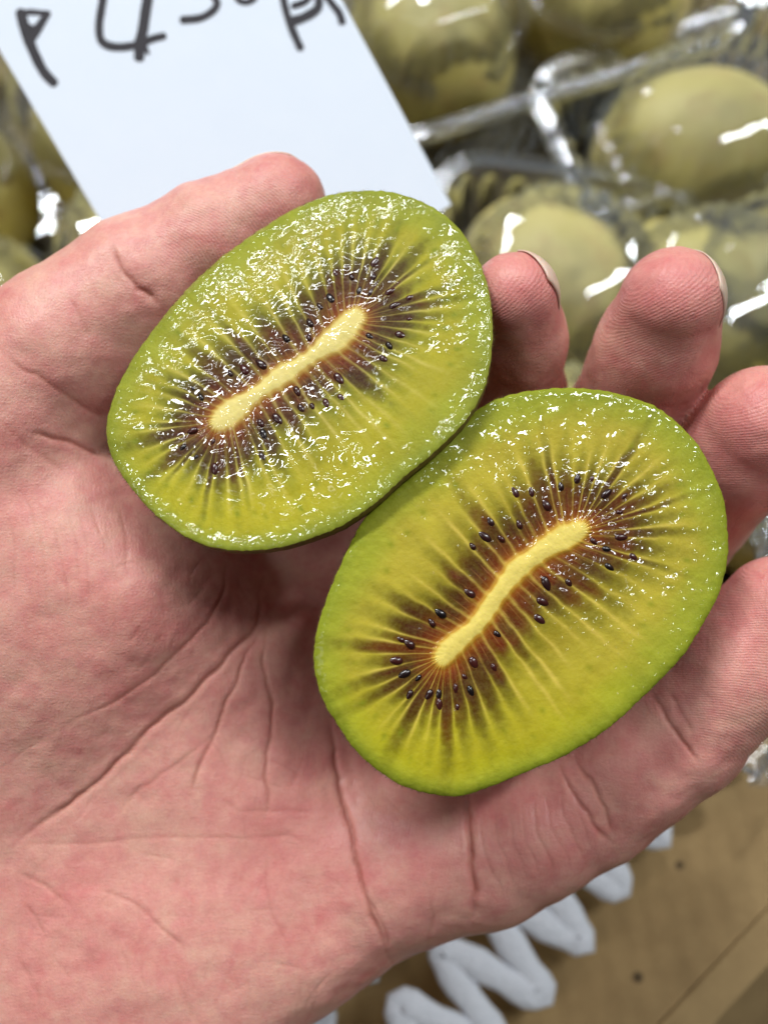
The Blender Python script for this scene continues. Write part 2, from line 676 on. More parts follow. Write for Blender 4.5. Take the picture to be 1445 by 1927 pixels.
HV, HQ = surface_nets(total)
del total
HV = HV * VOX + np.array([U0, V0, Z0])
HE = np.concatenate([HQ[:, [0, 1]], HQ[:, [1, 2]], HQ[:, [2, 3]], HQ[:, [3, 0]]])


def nsum(vals):
    out = np.empty_like(vals)
    for c in range(vals.shape[1]):
        out[:, c] = np.bincount(HE[:, 0], vals[HE[:, 1], c], len(HV)) + np.bincount(HE[:, 1], vals[HE[:, 0], c], len(HV))
    return out


deg = np.bincount(HE.ravel(), minlength=len(HV)).astype(float)[:, None]
for it in range(4):
    HV = HV + 0.5 * (nsum(HV) / deg - HV)
    HV = HV - 0.52 * (nsum(HV) / deg - HV)


def vnormals():
    fn = np.cross(HV[HQ[:, 2]] - HV[HQ[:, 0]], HV[HQ[:, 3]] - HV[HQ[:, 1]])
    N = np.zeros_like(HV)
    for k in range(4):
        for c in range(3):
            N[:, c] += np.bincount(HQ[:, k], fn[:, c], len(HV))
    return N / (np.linalg.norm(N, axis=1, keepdims=True) + 1e-9)


NV = vnormals()
if NV[np.argmax(HV[:, 2]), 2] < 0:
    HQ = HQ[:, ::-1]
    NV = -NV

# refine the skin that faces the lens, so that fine creases hold
kk = D / (D - HV[:, 2]) * PPC
PX = HV[:, 0] * kk + W0 / 2
PY = H0 / 2 - HV[:, 1] * kk
vis = (PX > -60) & (PX < W0 + 60) & (PY > 200) & (PY < H0 + 60) & (NV[:, 2] > -0.25)
fsel = vis[HQ].all(1)
q = HQ[fsel]
ed_ = np.sort(np.concatenate([q[:, [0, 1]], q[:, [1, 2]], q[:, [2, 3]], q[:, [3, 0]]]), 1)
ue, inv = np.unique(ed_[:, 0].astype(np.int64) * len(HV) + ed_[:, 1], return_inverse=True)
inv = inv.reshape(4, -1) + len(HV)
ea_, eb_ = ue // len(HV), ue % len(HV)
nf = len(q)
cid = len(HV) + len(ue) + np.arange(nf)
# points on the smooth surface: midpoints pushed out along the averaged normals' curvature
mid_n = NV[ea_] + NV[eb_]
mid_n /= np.linalg.norm(mid_n, axis=1, keepdims=True) + 1e-9
dvec = HV[eb_] - HV[ea_]
bulge = ((NV[ea_] - NV[eb_]) * dvec).sum(1) * -0.125
mids = (HV[ea_] + HV[eb_]) / 2 + mid_n * bulge[:, None]
cents = mids[inv - len(HV)].mean(0) if False else (mids[inv[0] - len(HV)] + mids[inv[1] - len(HV)] + mids[inv[2] - len(HV)] + mids[inv[3] - len(HV)]) / 4
cn_ = NV[q].sum(1)
cn_ /= np.linalg.norm(cn_, axis=1, keepdims=True) + 1e-9
HQ = np.concatenate([HQ[~fsel]] + [np.stack([q[:, k], inv[k], cid, inv[(k - 1) % 4]], 1) for k in range(4)])
HV = np.concatenate([HV, mids, cents])
NV = np.concatenate([NV, mid_n, cn_])

# creases of the palm: polylines in photo pixels, (points, depth cm, half width cm)
Z7 = lambda L: [(x * 0.6228, 900 + y * 0.6228) for x, y in L]
creases = [
    (Z7([(800, 300), (775, 440), (650, 585), (520, 695), (390, 830), (250, 950), (140, 1035), (40, 1120)]), 0.075, 0.055),
    (Z7([(690, 240), (680, 330), (620, 440), (540, 520), (440, 610), (330, 680), (150, 780)]), 0.030, 0.045),
    (Z7([(792, 420), (715, 620), (640, 780), (590, 900), (575, 960)]), 0.045, 0.045),
    (Z7([(640, 780), (520, 870), (430, 930), (385, 1000)]), 0.020, 0.04),
    (Z7([(795, 440), (800, 560), (830, 680), (822, 800), (805, 900), (795, 1060)]), 0.042, 0.04),
    (Z7([(1000, 720), (1022, 880), (1045, 1020), (1085, 1220), (1120, 1330), (1185, 1490)]), 0.10, 0.055),
    (Z7([(1420, 940), (1424, 1080), (1432, 1200), (1428, 1360)]), 0.16, 0.06),
    (Z7([(30, 1115), (200, 1103), (400, 1098), (600, 1085), (860, 1082), (1000, 1120)]), 0.016, 0.04),
    (Z7([(60, 1195), (140, 1235), (215, 1295)]), 0.028, 0.045),
    (Z7([(85, 1290), (120, 1340), (145, 1390)]), 0.025, 0.04),
    (Z7([(280, 1230), (400, 1290), (480, 1340)]), 0.022, 0.045),
    (Z7([(430, 1300), (500, 1360), (555, 1425)]), 0.028, 0.04),
    (Z7([(640, 960), (720, 1000), (860, 1010), (980, 1000)]), 0.014, 0.05),
    (Z7([(800, 1080), (800, 1240), (830, 1330), (880, 1440)]), 0.014, 0.04),
    (Z7([(1110, 1280), (1150, 1350), (1170, 1430)]), 0.03, 0.04),
    (Z7([(1300, 1260), (1310, 1330), (1290, 1420)]), 0.02, 0.05),
    (Z7([(40, 1430), (110, 1540), (130, 1640)]), 0.012, 0.05),
    (Z7([(520, 1480), (560, 1560), (575, 1640)]), 0.012, 0.05),
    # thumb
    ([(214, 455), (235, 510), (262, 545), (312, 575)], 0.07, 0.055),
    ([(130, 560), (150, 600), (178, 640)], 0.022, 0.06),
    ([(0, 668), (70, 705), (130, 750), (205, 790)], 0.035, 0.06),
    ([(60, 815), (120, 832), (205, 858)], 0.06, 0.06),
    ([(0, 800), (70, 850), (140, 900)], 0.02, 0.06),
    # little finger
    ([(1052, 1440), (1085, 1500), (1120, 1555), (1150, 1585)], 0.06, 0.05),
    ([(1085, 1420), (1120, 1490), (1145, 1540), (1160, 1580)], 0.04, 0.045),
    ([(1230, 1300), (1252, 1350), (1285, 1400), (1325, 1440)], 0.065, 0.05),
    ([(1250, 1290), (1280, 1345), (1310, 1385)], 0.02, 0.05),
]
for k in range(9):          # fine wrinkles of the thenar
    x = 20 + 26 * k + rng.uniform(-6, 6)
    y = 930 + rng.uniform(0, 90)
    L = rng.uniform(90, 230)
    creases.append(([(x, y), (x + 10, y + L * 0.4), (x + 22 + rng.uniform(-8, 8), y + L)], rng.uniform(0.008, 0.018), 0.035))
for k in range(8):          # fine lines across the little finger
    t = k / 7
    x, y = 905 + 175 * t, 1540 - 70 * t
    creases.append(([(x, y), (x + 12, y + 70), (x + 40, y + 150)], rng.uniform(0.012, 0.022), 0.03))
for k in range(70):         # web of fine lines following the main folds
    x, y = rng.uniform(40, 640), rng.uniform(1050, 1900)
    a = math.radians(118 if y < 1500 else 100) + rng.normal(0, 0.35)
    if rng.uniform() < 0.3:
        a -= 1.5
    L = rng.uniform(30, 110)
    creases.append(([(x, y), (x + L * math.cos(a) * 0.5 + rng.uniform(-5, 5), y + L * math.sin(a) * 0.5), (x + L * math.cos(a), y + L * math.sin(a))], rng.uniform(0.005, 0.012), 0.030))
for k in range(10):
    x, y = rng.uniform(60, 800), rng.uniform(1350, 1850)
    a = rng.uniform(0.5, 2.3)
    L = rng.uniform(50, 130)
    creases.append(([(x, y), (x + L * math.cos(a) * 0.5 + 6, y + L * math.sin(a) * 0.5), (x + L * math.cos(a), y + L * math.sin(a))], rng.uniform(0.006, 0.012), 0.03))

kk = D / (D - HV[:, 2]) * PPC
PX = HV[:, 0] * kk + W0 / 2
PY = H0 / 2 - HV[:, 1] * kk
front = NV[:, 2] > 0.12
disp = np.zeros(len(HV))
crv = np.zeros(len(HV))
wobx = (fbm(np.stack([PX / 60, PY / 60, PX * 0], 1)) - 0.5) * 26
woby = (fbm(np.stack([PX / 60 + 40, PY / 60, PX * 0], 1)) - 0.5) * 16
QX, QY = PX + wobx, PY + woby
for P, dep, wid in creases:
    P = np.array(P, float)
    w_px = wid * PPC * 0.55
    dep = dep * 0.30
    lo, hi = P.min(0) - 60, P.max(0) + 60
    m = np.where(front & (QX > lo[0]) & (QX < hi[0]) & (QY > lo[1]) & (QY < hi[1]))[0]
    best = np.full(len(m), 1e9)
    tt_ = np.zeros(len(m))
    nseg = len(P) - 1
    for i in range(nseg):
        a, e = P[i], P[i + 1] - P[i]
        wx, wy = QX[m] - a[0], QY[m] - a[1]
        t = np.clip((wx * e[0] + wy * e[1]) / (e @ e), 0, 1)
        d = np.hypot(wx - t * e[0], wy - t * e[1])
        better = d < best
        best = np.where(better, d, best)
        tt_ = np.where(better, (i + t) / nseg, tt_)
    taper = np.clip(np.minimum(tt_, 1 - tt_) * 5, 0.15, 1)
    g = np.exp(-(best / w_px) ** 2)
    lip = np.exp(-((best - 3.0 * w_px) / (1.8 * w_px)) ** 2) * 0.35
    vary = 0.45 + 1.1 * fbm(np.stack([PX[m] / 34, PY[m] / 34, np.full(len(m), P[0, 0])], 1), 2)
    broad = np.exp(-(best / (w_px * 5.5)) ** 2) * 1.25
    disp[m] += -dep * taper * (g * vary + broad - lip)
    crv[m] = np.maximum(crv[m], (g * vary).clip(0, 1) * taper * min(0.9, dep / 0.017))
low = fbm(HV * 1.1, 3) - 0.5
mid = fbm(HV * 3.1 + 9, 2) - 0.5
disp += low * 0.10 + mid * 0.03
HV2 = HV + NV * disp[:, None]
# redness: finger tips, mounts of the palm
red = np.zeros(len(HV))
for x, y, r, a in [(1250, 540, 110, .8), (985, 540, 90, .8), (1400, 800, 130, .8), (1400, 1150, 140, .6), (560, 1530, 170, .55), (480, 1480, 110, .4), (800, 1640, 110, .4),
                   (250, 1180, 200, .25), (120, 1750, 190, .3), (1020, 1520, 120, .4), (1200, 1400, 130, .35), (560, 340, 70, .3), (60, 1700, 120, .3)]:
    red = np.maximum(red, a * np.exp(-((PX - x) ** 2 + (PY - y) ** 2) / r ** 2))
ph = np.zeros(len(HV))
am = np.zeros(len(HV))
taken = np.zeros(len(HV), bool)
for a, b, r, amp in ridge_axes:
    ax = b - a
    L = np.linalg.norm(ax)
    ax = ax / L
    q = HV - b
    sa = q @ ax
    lat = np.linalg.norm(q - sa[:, None] * ax, axis=1)
    side = np.cross(ax, np.array([0, 0, 1.0]))
    side /= np.linalg.norm(side)
    c = q @ side
    inside = (sa > -L * 1.05) & (sa < r * 1.3) & (lat < r * 1.6)
    arch = np.hypot(c, np.clip(sa + 0.3, 0, None) * 0.5)
    p_ = (sa * 0.9 - 0.45 * c + 0.55 * c * c) * 2 * PI / 0.043
    ph = np.where(inside, p_, ph)
    am = np.where(inside, amp * sstep(-L * 1.05, -L * 0.6, sa) * sstep(1.6 * r, 1.15 * r, lat) * sstep(-0.15, 0.35, NV[:, 2] - 0.2 * NV[:, 0]), am)
    taken |= (sa > -L * 1.6) & (sa < r * 2) & (lat < r * 2.4)
# ridges of the palm pad below the little finger
m = ~taken & front
ph = np.where(m, (HV[:, 0] * 0.95 + 0.25 * HV[:, 1] + 0.05 * HV[:, 1] ** 2) * 2 * PI / 0.05, ph)
am = np.where(m, 0.35 * np.exp(-(((PX - 740) / 190) ** 2 + ((PY - 1560) / 200) ** 2)) + 0.22, am)

hroot = hand_frame(np.array([0, 0, 0.0]))
hm = mesh_from('hand', HV2, HQ.astype(np.int32))
fattr(hm, 'red', red)
fattr(hm, 'crease', crv)
fattr(hm, 'ridge', ph)
fattr(hm, 'ridgeamp', am)
hand = obj('hand', hm, MAT['skin'])
hand.matrix_world = hroot
tag(hand, 'open left hand, palm up, cupping two cut kiwifruit halves', 'hand')


def nail(tip, back, r, outward, half_ang, length, lift):
    """a curved plate on the back of a finger tip: tip centre, direction from joint to tip, outward = back-of-finger direction"""
    ax = back / np.linalg.norm(back)
    o = outward - (outward @ ax) * ax
    o /= np.linalg.norm(o)
    sd = np.cross(ax, o)
    nu, nv = 18, 14
    vs, fs = [], []
    for lay in (0, 1):
        for i in range(nu + 1):
            s_ = i / nu
            for j in range(nv + 1):
                th = (j / nv * 2 - 1) * half_ang
                endr = 1 - 0.22 * abs(j / nv * 2 - 1) ** 2.5
                along = -length + s_ * (length + (r * 0.88 + lift) * endr)
                # follow the round end of the finger
                rr = r * (math.sqrt(max(0.0, 1 - (max(0, along) / (r * 1.06)) ** 2)))
                rr = rr * 0.985 + 0.02 - lay * 0.03
                vs.append(tip + ax * along + (o * math.cos(th) + sd * math.sin(th)) * rr)
    st = (nu + 1) * (nv + 1)
    for i in range(nu):
        for j in range(nv):
            q = [i * (nv + 1) + j, (i + 1) * (nv + 1) + j, (i + 1) * (nv + 1) + j + 1, i * (nv + 1) + j + 1]
            fs.append(q)
            fs.append([st + x for x in reversed(q)])
    bd = [i * (nv + 1) for i in range(nu + 1)] + [nu * (nv + 1) + j for j in range(1, nv + 1)] + [i * (nv + 1) + nv for i in range(nu - 1, -1, -1)] + [j for j in range(nv - 1, 0, -1)]
    for a, b in zip(bd, bd[1:] + bd[:1]):
        fs.append([b, a, st + a, st + b])
    return mesh_from('nail', vs, fs)


for tip, prev, r, outw, lf in [((968, 560, -1.15), (970, 640, -1.95), 84, (0.85, 0.1, -0.72), 0.0),
                           ((1262, 568, -1.05), (1232, 655, -1.8), 99, (0.92, -0.05, -0.52), 0.0),
                           ((518, 388, -2.0), (400, 452, -2.05), 95, (0.15, 0.90, -0.45), 0.02)]:
    a, b = pt(*tip), pt(*prev)
    nm = nail(a, a - b, rad(r, tip[2]), np.array(outw), 0.85, 0.9, lf)
    obj('nail', nm, MAT['nail'], hand)

# ------------------------------------------------------------------ kiwifruit halves
K1 = [(1020, 48), (860, 55), (700, 110), (520, 220), (380, 330), (260, 460), (150, 610), (80, 730), (40, 850), (35, 930), (60, 1020), (120, 1110), (200, 1200), (300, 1280),
      (400, 1325), (520, 1342), (650, 1330), (760, 1300), (880, 1250), (1000, 1170), (1100, 1080), (1220, 980), (1310, 890), (1380, 780), (1410, 680), (1420, 560), (1412, 440),
      (1390, 350), (1350, 260), (1280, 165), (1180, 95), (1100, 65)]
K1 = [(180 + x * 0.526, 330 + y * 0.526) for x, y in K1]
K2 = [(880, 50), (740, 60), (600, 100), (500, 180), (350, 330), (210, 455), (150, 550), (90, 680), (45, 800), (22, 900), (22, 990), (50, 1090), (110, 1190), (170, 1270), (260, 1345),
      (370, 1395), (500, 1410), (600, 1380), (720, 1330), (860, 1270), (1000, 1180), (1110, 1080), (1230, 960), (1310, 840), (1370, 720), (1395, 600), (1390, 480), (1370, 390),
      (1320, 280), (1250, 190), (1150, 110), (1010, 65)]
K2 = [(580 + x * 0.5675, 700 + y * 0.5675) for x, y in K2]
C1 = [(445, 878), (480, 850), (560, 790), (650, 725), (760, 655), (850, 590), (918, 512)]
C1 = [(180 + x * 0.526, 330 + y * 0.526) for x, y in C1]
C2 = [(452, 942), (484, 902), (560, 840), (620, 750), (690, 655), (780, 590), (890, 532)]
C2 = [(580 + x * 0.5675, 700 + y * 0.5675) for x, y in C2]
S1 = [(1000, 305), (915, 360), (838, 435), (1055, 412), (1070, 462), (1125, 512), (1090, 568), (1050, 608), (762, 577), (680, 580), (765, 525), (800, 465), (530, 690), (590, 672),
      (870, 725), (735, 832), (775, 825), (825, 815), (880, 795), (590, 885), (600, 925), (597, 1007), (425, 1050), (375, 790), (345, 912), (1030, 655), (720, 770), (480, 705), (855, 345),
      (1125, 435), (650, 870)]
S1 = [(180 + x * 0.526, 330 + y * 0.526) for x, y in S1]
S2 = [(685, 398), (740, 396), (838, 378), (893, 352), (942, 352), (990, 402), (1050, 410), (790, 440), (605, 495), (585, 545), (545, 578), (700, 505), (640, 552), (535, 733),
      (438, 800), (335, 902), (290, 958), (318, 1003), (400, 1072), (435, 1105), (495, 1115), (540, 1060), (550, 965), (628, 870), (770, 822), (778, 762), (790, 702), (865, 700),
      (1000, 648), (1080, 615), (1040, 548), (410, 832), (335, 1072)]
S2 = [(580 + x * 0.5675, 700 + y * 0.5675) for x, y in S2]


def spline_closed(P, n):
    P = np.array(P, float)
    m = len(P)
    t = np.linspace(0, m, 4000, endpoint=False)
    i = t.astype(int)
    f = (t - i)[:, None]
    p0, p1, p2, p3 = P[(i - 1) % m], P[i % m], P[(i + 1) % m], P[(i + 2) % m]
    q = 0.5 * (2 * p1 + (p2 - p0) * f + (2 * p0 - 5 * p1 + 4 * p2 - p3) * f ** 2 + (3 * p1 - p0 - 3 * p2 + p3) * f ** 3)
    ln = np.r_[0, np.cumsum(np.linalg.norm(np.diff(np.r_[q, q[:1]], axis=0), axis=1))]
    u = np.linspace(0, ln[-1], n, endpoint=False)
    qq = np.r_[q, q[:1]]
    r = np.stack([np.interp(u, ln, qq[:, 0]), np.interp(u, ln, qq[:, 1])], 1)
    for _ in range(6):
        r = 0.5 * r + 0.25 * (np.roll(r, 1, 0) + np.roll(r, -1, 0))
    return r


def kiwi_half(outline, core, seeds, w0, slope, tones, seed, label, wetf, beadf, grainf):
    g = np.random.default_rng(seed)
    N, M = 960, 120
    O = spline_closed(outline, N)
    an = np.arange(N) / N * 2 * PI
    jag = fbm(np.stack([np.cos(an) * 40, np.sin(an) * 40, an * 0 + seed], 1), 3) - 0.5
    O = O + (O - O.mean(0)) / np.linalg.norm(O - O.mean(0), axis=1, keepdims=True) * (jag * 4)[:, None]
    core = np.array(core)
    A_, B_ = core[0], core[-1]
    ax = (B_ - A_) / np.linalg.norm(B_ - A_)
    mid_ = (A_ + B_) / 2
    Lc = np.linalg.norm(B_ - A_) / 2
    xo = (O - mid_) @ ax
    xm = np.where(xo > 0, xo.max(), -xo.min())
    sx = np.sin(PI / 2 * np.clip(xo / xm, -1, 1))          # -1..1 along the core
    cs = np.r_[0, np.cumsum(np.linalg.norm(np.diff(core, axis=0), axis=1))]
    cs = cs / cs[-1]
    tpar = (sx + 1) / 2
    SP = np.stack([np.interp(tpar, cs, core[:, 0]), np.interp(tpar, cs, core[:, 1])], 1)
    for _ in range(20):
        SP = 0.5 * SP + 0.25 * (np.roll(SP, 1, 0) + np.roll(SP, -1, 0))
    R = np.linalg.norm(O - SP, axis=1)
    phi = np.arange(N) / N
    # rays
    nr = tones['rays']
    rp = (np.arange(nr) + g.uniform(-0.28, 0.28, nr)) / nr
    rp = np.sort(rp % 1)
    rl = g.uniform(0.52, 0.86, nr)
    rs_ = g.uniform(0.3, 1.0, nr)
    hw_core = tones['core_hw'](tpar)
    teeth = np.zeros(N)
    for k in range(nr):
        dphi = np.abs((phi - rp[k] + 0.5) % 1 - 0.5) * N
        teeth = np.maximum(teeth, np.exp(-(dphi / 4.5) ** 2) * rs_[k])
    nz = fbm(np.stack([phi * 90, phi * 0 + seed, phi * 0], 1), 2)
    cw = hw_core * (0.93 + 0.14 * nz) + 3.5 * teeth
    cw = np.minimum(cw, R * 0.6)
    # radial stations
    rc = cw / R
    q = np.linspace(0, 1, M)
    rr = rc[:, None] + (1 - rc[:, None]) * q[None, :]          # flesh
    qc = np.linspace(0, 1, 14)
    rcore = rc[:, None] * qc[None, :]

    def px_of(r):
        return SP[:, None, :] + (O - SP)[:, None, :] * r[:, :, None]

    # the plane of the cut
    cxy = O.mean(0)
    c0 = pt(cxy[0], cxy[1], w0)
    nn = np.array([-slope[0], -slope[1], 1.0])
    nn /= np.linalg.norm(nn)

    def on_plane(p):
        dx = (p[..., 0] - W0 / 2) / PPC / D
        dy = (H0 / 2 - p[..., 1]) / PPC / D
        dr = np.stack([dx, dy, -np.ones_like(dx)], -1)
        o = np.array([0, 0, D])
        t = ((c0 - o) @ nn) / (dr @ nn)
        return o + dr * t[..., None] - c0

    edge = tones['edge']

    def relief(r, Rp):
        # rounds off towards the rim
        dirs = (O - cxy) / np.linalg.norm(O - cxy, axis=1, keepdims=True)
        ev = edge + tones['edge_add'] * np.clip(dirs @ np.array(tones['edge_dir']), 0, 1) ** 1.5
        ev = (ev * (0.9 + 0.2 * fbm(np.stack([phi * 24, phi * 0 + seed, phi * 0], 1), 2)))[:, None]
        e = np.clip((r - (1 - ev)) / ev, 0, 1)
        return -0.36 * ev * R[:, None] / PPC * (1 - np.sqrt(np.clip(1 - 0.80 * e ** 2, 0, 1))) * 1.6

    def colour(P, r, d, iphi, dc):
        Rr = R[iphi]
        shp = P.shape[:2]
        wv = fbm(np.stack([P[..., 0] / 38, P[..., 1] / 38, np.full(shp, seed + 21.0)], -1), 2) - 0.5
        ph_ = (phi[iphi] + wv * 0.0038) % 1
        n1 = fbm(np.stack([P[..., 0] / 45, P[..., 1] / 45, np.full(shp, seed * 1.0)], -1), 3)
        n2 = fbm(np.stack([P[..., 0] / 11, P[..., 1] / 11, np.full(shp, seed + 5.0)], -1), 2)
        nray = fbm(np.stack([ph_ * 260, d / 60, np.full(shp, seed + 9.0)], -1), 2)
        lo = (P[..., 1] - cxy[1]) / 330.0
        mixv = lambda a, b, t: a + (b - a) * t[..., None]
        inner, midc, outer, rim = [lin(c) for c in tones['flesh']]
        c = mixv(np.broadcast_to(inner, shp + (3,)), midc, sstep(0.35, 0.62, r + (n1 - .5) * 0.2))
        c = mixv(c, outer, sstep(0.68, 0.9, r + (n1 - .5) * 0.18))
        c = mixv(c, rim, sstep(0.88, 0.985, r + (n2 - .5) * 0.06))
        c = mixv(c, lin(tones['low']), sstep(0.2, 1.0, lo) * sstep(0.98, 0.8, r) * 0.7)
        c = c * (0.86 + 0.28 * n1 * 1.0)[..., None] * (0.93 + 0.14 * nray)[..., None]
        # which ray / locule
        k = np.searchsorted(rp, ph_) % nr
        p0, p1 = rp[(k - 1) % nr], rp[k]
        gap = (p1 - p0) % 1
        f = ((ph_ - p0) % 1) / np.maximum(gap, 1e-6)
        Lk = g.uniform(0.62, 1.15, nr)[k] * tones['dark_len'] * (1 + 0.30 * np.abs(sx[iphi]) ** 3)
        prof = np.sin(PI * np.clip(f, 0, 1)) ** 0.55
        Ld = Lk * (0.55 + 0.45 * prof) * (0.85 + 0.3 * n2)
        dk = sstep(1.12, 0.50, dc / Ld)
        dk = dk * (0.86 + 0.14 * prof)
        olive = sstep(1.65, 0.7, dc / Ld) * prof
        c = mixv(c, lin(tones['olive']), olive * 0.62)
        near = sstep(60, 8, dc)
        dcol = mixv(np.broadcast_to(lin(tones['dark']), shp + (3,)), lin(tones['red']), np.clip(near * 0.55 + (n1 - .45) * 1.2, 0, 1))
        c = mixv(c, dcol, np.clip(dk * (0.92 + 0.3 * (nray - .4)), 0, 0.98))
        # amber glow right beside the core
        am_ = sstep(24, 2, dc)
        c = mixv(c, lin(tones['amber']), am_ * (0.50 + 0.5 * (nray - .4)).clip(0, 1))
        c = mixv(c, lin(tones['core_edge']), sstep(9, 0, dc) * 0.75)
        # fine strands inside the seed ring
        fs = np.abs(np.sin((ph_ * nr * 2.0 + 0.15 * np.sin(ph_ * 61)) * PI))
        fine = sstep(0.26, 0.0, fs) * sstep(75, 15, dc) * (0.3 + 0.7 * n2)
        c = mixv(c, lin((182, 130, 70)), fine * 0.55)
        # pale rays
        dd = np.minimum(f, 1 - f) * gap          # distance in phi to nearest ray
        kk_ = np.where(f < 0.5, (k - 1) % nr, k)
        arc = dd * N * 2.35 * (0.18 + 0.82 * r)
        hw = (1.3 + 2.4 * sstep(0.25, 0.7, r)) * (0.7 + 0.6 * n2)
        ray_ = np.exp(-(arc / hw) ** 2) * sstep(rl[kk_] + 0.05, rl[kk_] - 0.22, r) * rs_[kk_] * (0.65 + 0.6 * n2)
        c = mixv(c, lin(tones['ray']), np.clip(ray_, 0, 1) * tones['ray_s'] * (1 - 0.35 * sstep(0.45, 0.7, r)) * (0.62 + 0.38 * sstep(0.3, 0.5, r)))
        # green vascular dots beyond the seeds
        dots = np.zeros(shp)
        dp = (rp + 0.5 / nr) % 1
        for j in range(nr):
            if g.uniform() < 0.75:
                rj = g.uniform(0.66, 0.80)
                da = ((ph_ - dp[j] + .5) % 1 - .5) * N * 2.2 * (0.2 + 0.8 * r)
                dots = np.maximum(dots, np.exp(-(da / 4.6) ** 2 - ((r - rj) * Rr / 7.5) ** 2) * g.uniform(.35, 1))
        c = mixv(c, lin(tones['dot']), dots * 0.62)
        return np.clip(c, 0.003, 1)

    iphi = np.arange(N)[:, None] + np.zeros((1, M), int)
    P = px_of(rr)
    d = rr * R[:, None]
    dc = d - cw[:, None]
    colf = colour(P, rr, d, iphi, dc)
    root = empty('kiwifruit_half', hand_frame(c0))
    tag(root, label, 'kiwifruit', 'halves of one cut kiwifruit')
    pos = on_plane(P) + nn * (relief(rr, P) + 0.012 * (fbm(np.concatenate([P / 26, np.zeros(P.shape[:2] + (1,))], -1), 3) - 0.5) * 2)[..., None]
    # dark pockets sink a little
    pos = pos - nn * (0.018 * sstep(tones['dark_len'], 10, dc) * sstep(0, 8, dc))[..., None]
    ii = np.arange(N)
    jj = np.arange(M - 1)
    a = (ii[:, None] * M + jj[None, :]).ravel()
    b = (((ii[:, None] + 1) % N) * M + jj[None, :]).ravel()
    quads = np.stack([a, a + 1, b + 1, b], 1)
    V = pos.reshape(-1, 3)
    tri = np.cross(V[quads[:, 1]] - V[quads[:, 0]], V[quads[:, 3]] - V[quads[:, 0]])
    if (tri @ nn).mean() < 0:
        quads = quads[:, ::-1]
    me = mesh_from('flesh', V, quads)
    cattr(me, 'col', colf.reshape(-1, 3))
    wet = wetf(P, rr, sx[iphi], fbm).reshape(-1)
    bead = beadf(P, rr, sx[iphi], fbm).reshape(-1)
    fattr(me, 'wet', wet)
    fattr(me, 'bead', bead)
    fattr(me, 'grain', grainf(P, rr, sx[iphi], fbm).reshape(-1))
    obj('flesh', me, MAT['flesh'], root)
    # core
    Pc = px_of(rcore)
    qn = fbm(np.concatenate([Pc / 9, np.zeros(Pc.shape[:2] + (1,))], -1), 2)
    e = qc[None, :] + np.zeros((N, 1))
    cc = lin(tones['core'])[None, None, :] * (0.95 + 0.10 * qn)[..., None]
    cc = cc + (lin(tones['core_edge']) - cc) * sstep(0.72, 1.05, e)[..., None]
    posc = on_plane(Pc) + nn * (0.022 * (1 - e ** 2) + 0.006 * (qn - .5))[..., None] + nn * (0.012 * (fbm(np.concatenate([Pc / 26, np.zeros(Pc.shape[:2] + (1,))], -1), 3) - 0.5) * 2)[..., None]
    Mc = 14
    jj = np.arange(Mc - 1)
    a = (ii[:, None] * Mc + jj[None, :]).ravel()
    b = (((ii[:, None] + 1) % N) * Mc + jj[None, :]).ravel()
    qd = np.stack([a, a + 1, b + 1, b], 1)
    if (tri @ nn).mean() < 0:
        qd = qd[:, ::-1]
    me = mesh_from('core', posc.reshape(-1, 3), qd)
    cattr(me, 'col', cc.reshape(-1, 3))
    fattr(me, 'wet', wetf(Pc, rcore, sx[np.arange(N)[:, None] + np.zeros((1, Mc), int)], fbm).reshape(-1) * 0.7)
    fattr(me, 'bead', np.zeros(N * Mc))
    fattr(me, 'grain', np.full(N * Mc, 0.12 if seed == 5 else 0.06))
    obj('core', me, MAT['core'], root)
    # skin: from the rim back to a rounded bottom
    Nr = 240
    st = N // Nr
    rimp = pos[::st, -1, :]
    cen = rimp.mean(0)
    Hh = tones['depth']
    V, F = [], []
    ks = 26
    for k in range(ks + 1):
        al = k / ks * PI / 2
        sc = math.cos(al) ** 0.9 if k < ks else 0.0
        if k == 0:
            sc = 1.0
        grow = 1.0 + 0.004 * math.sin(min(1, k / 3) * PI) if k < 4 else 1.0
        V.append(cen + (rimp - cen) * max(sc, 0.001) * grow - nn * Hh * math.sin(al))
    V = np.array(V)
    ti = np.arange(Nr)
    for k in range(ks):
        a = k * Nr + ti
        b = k * Nr + (ti + 1) % Nr
        F.append(np.stack([a, b, b + Nr, a + Nr], 1))
    F = np.concatenate(F)
    V = V.reshape(-1, 3)
    fn = np.cross(V[F[:, 1]] - V[F[:, 0]], V[F[:, 3]] - V[F[:, 0]])
    ctr = V[F[:, 0]] - cen + nn * Hh * 0.4
    if (fn * ctr).sum(1).mean() < 0:
        F = F[:, ::-1]
    obj('skin', mesh_from('skin', V, F), MAT['kskin'], root)
    # short fuzz on the skin below the rim
    hv, hf = [], []
    for k in range(2600):
        t = int(g.integers(0, N))
        base = pos[t, -1] + (cen - pos[t, -1]) * 0.003 - nn * g.uniform(0.0, 0.12)
        outd = (pos[t, -1] - cen)
        outd /= np.linalg.norm(outd)
        tang = np.cross(nn, outd)
        dr = outd * g.uniform(.5, 1) + tang * g.uniform(-.7, .7) + nn * g.uniform(-.5, .25)
        dr *= g.uniform(0.02, 0.075) / np.linalg.norm(dr)
        wv = tang * 0.0024
        i0 = len(hv)
        hv += [base - wv, base + wv, base + nn * 0.004, base + dr]
        hf += [(i0, i0 + 1, i0 + 3), (i0 + 1, i0 + 2, i0 + 3), (i0 + 2, i0, i0 + 3)]
    fz = obj('fuzz', mesh_from('fuzz', hv, hf), MAT['hair'], root)
    fz['kind'] = 'stuff'
    # seeds
    SPc = SP
    nu, nv = 10, 7
    sv = []
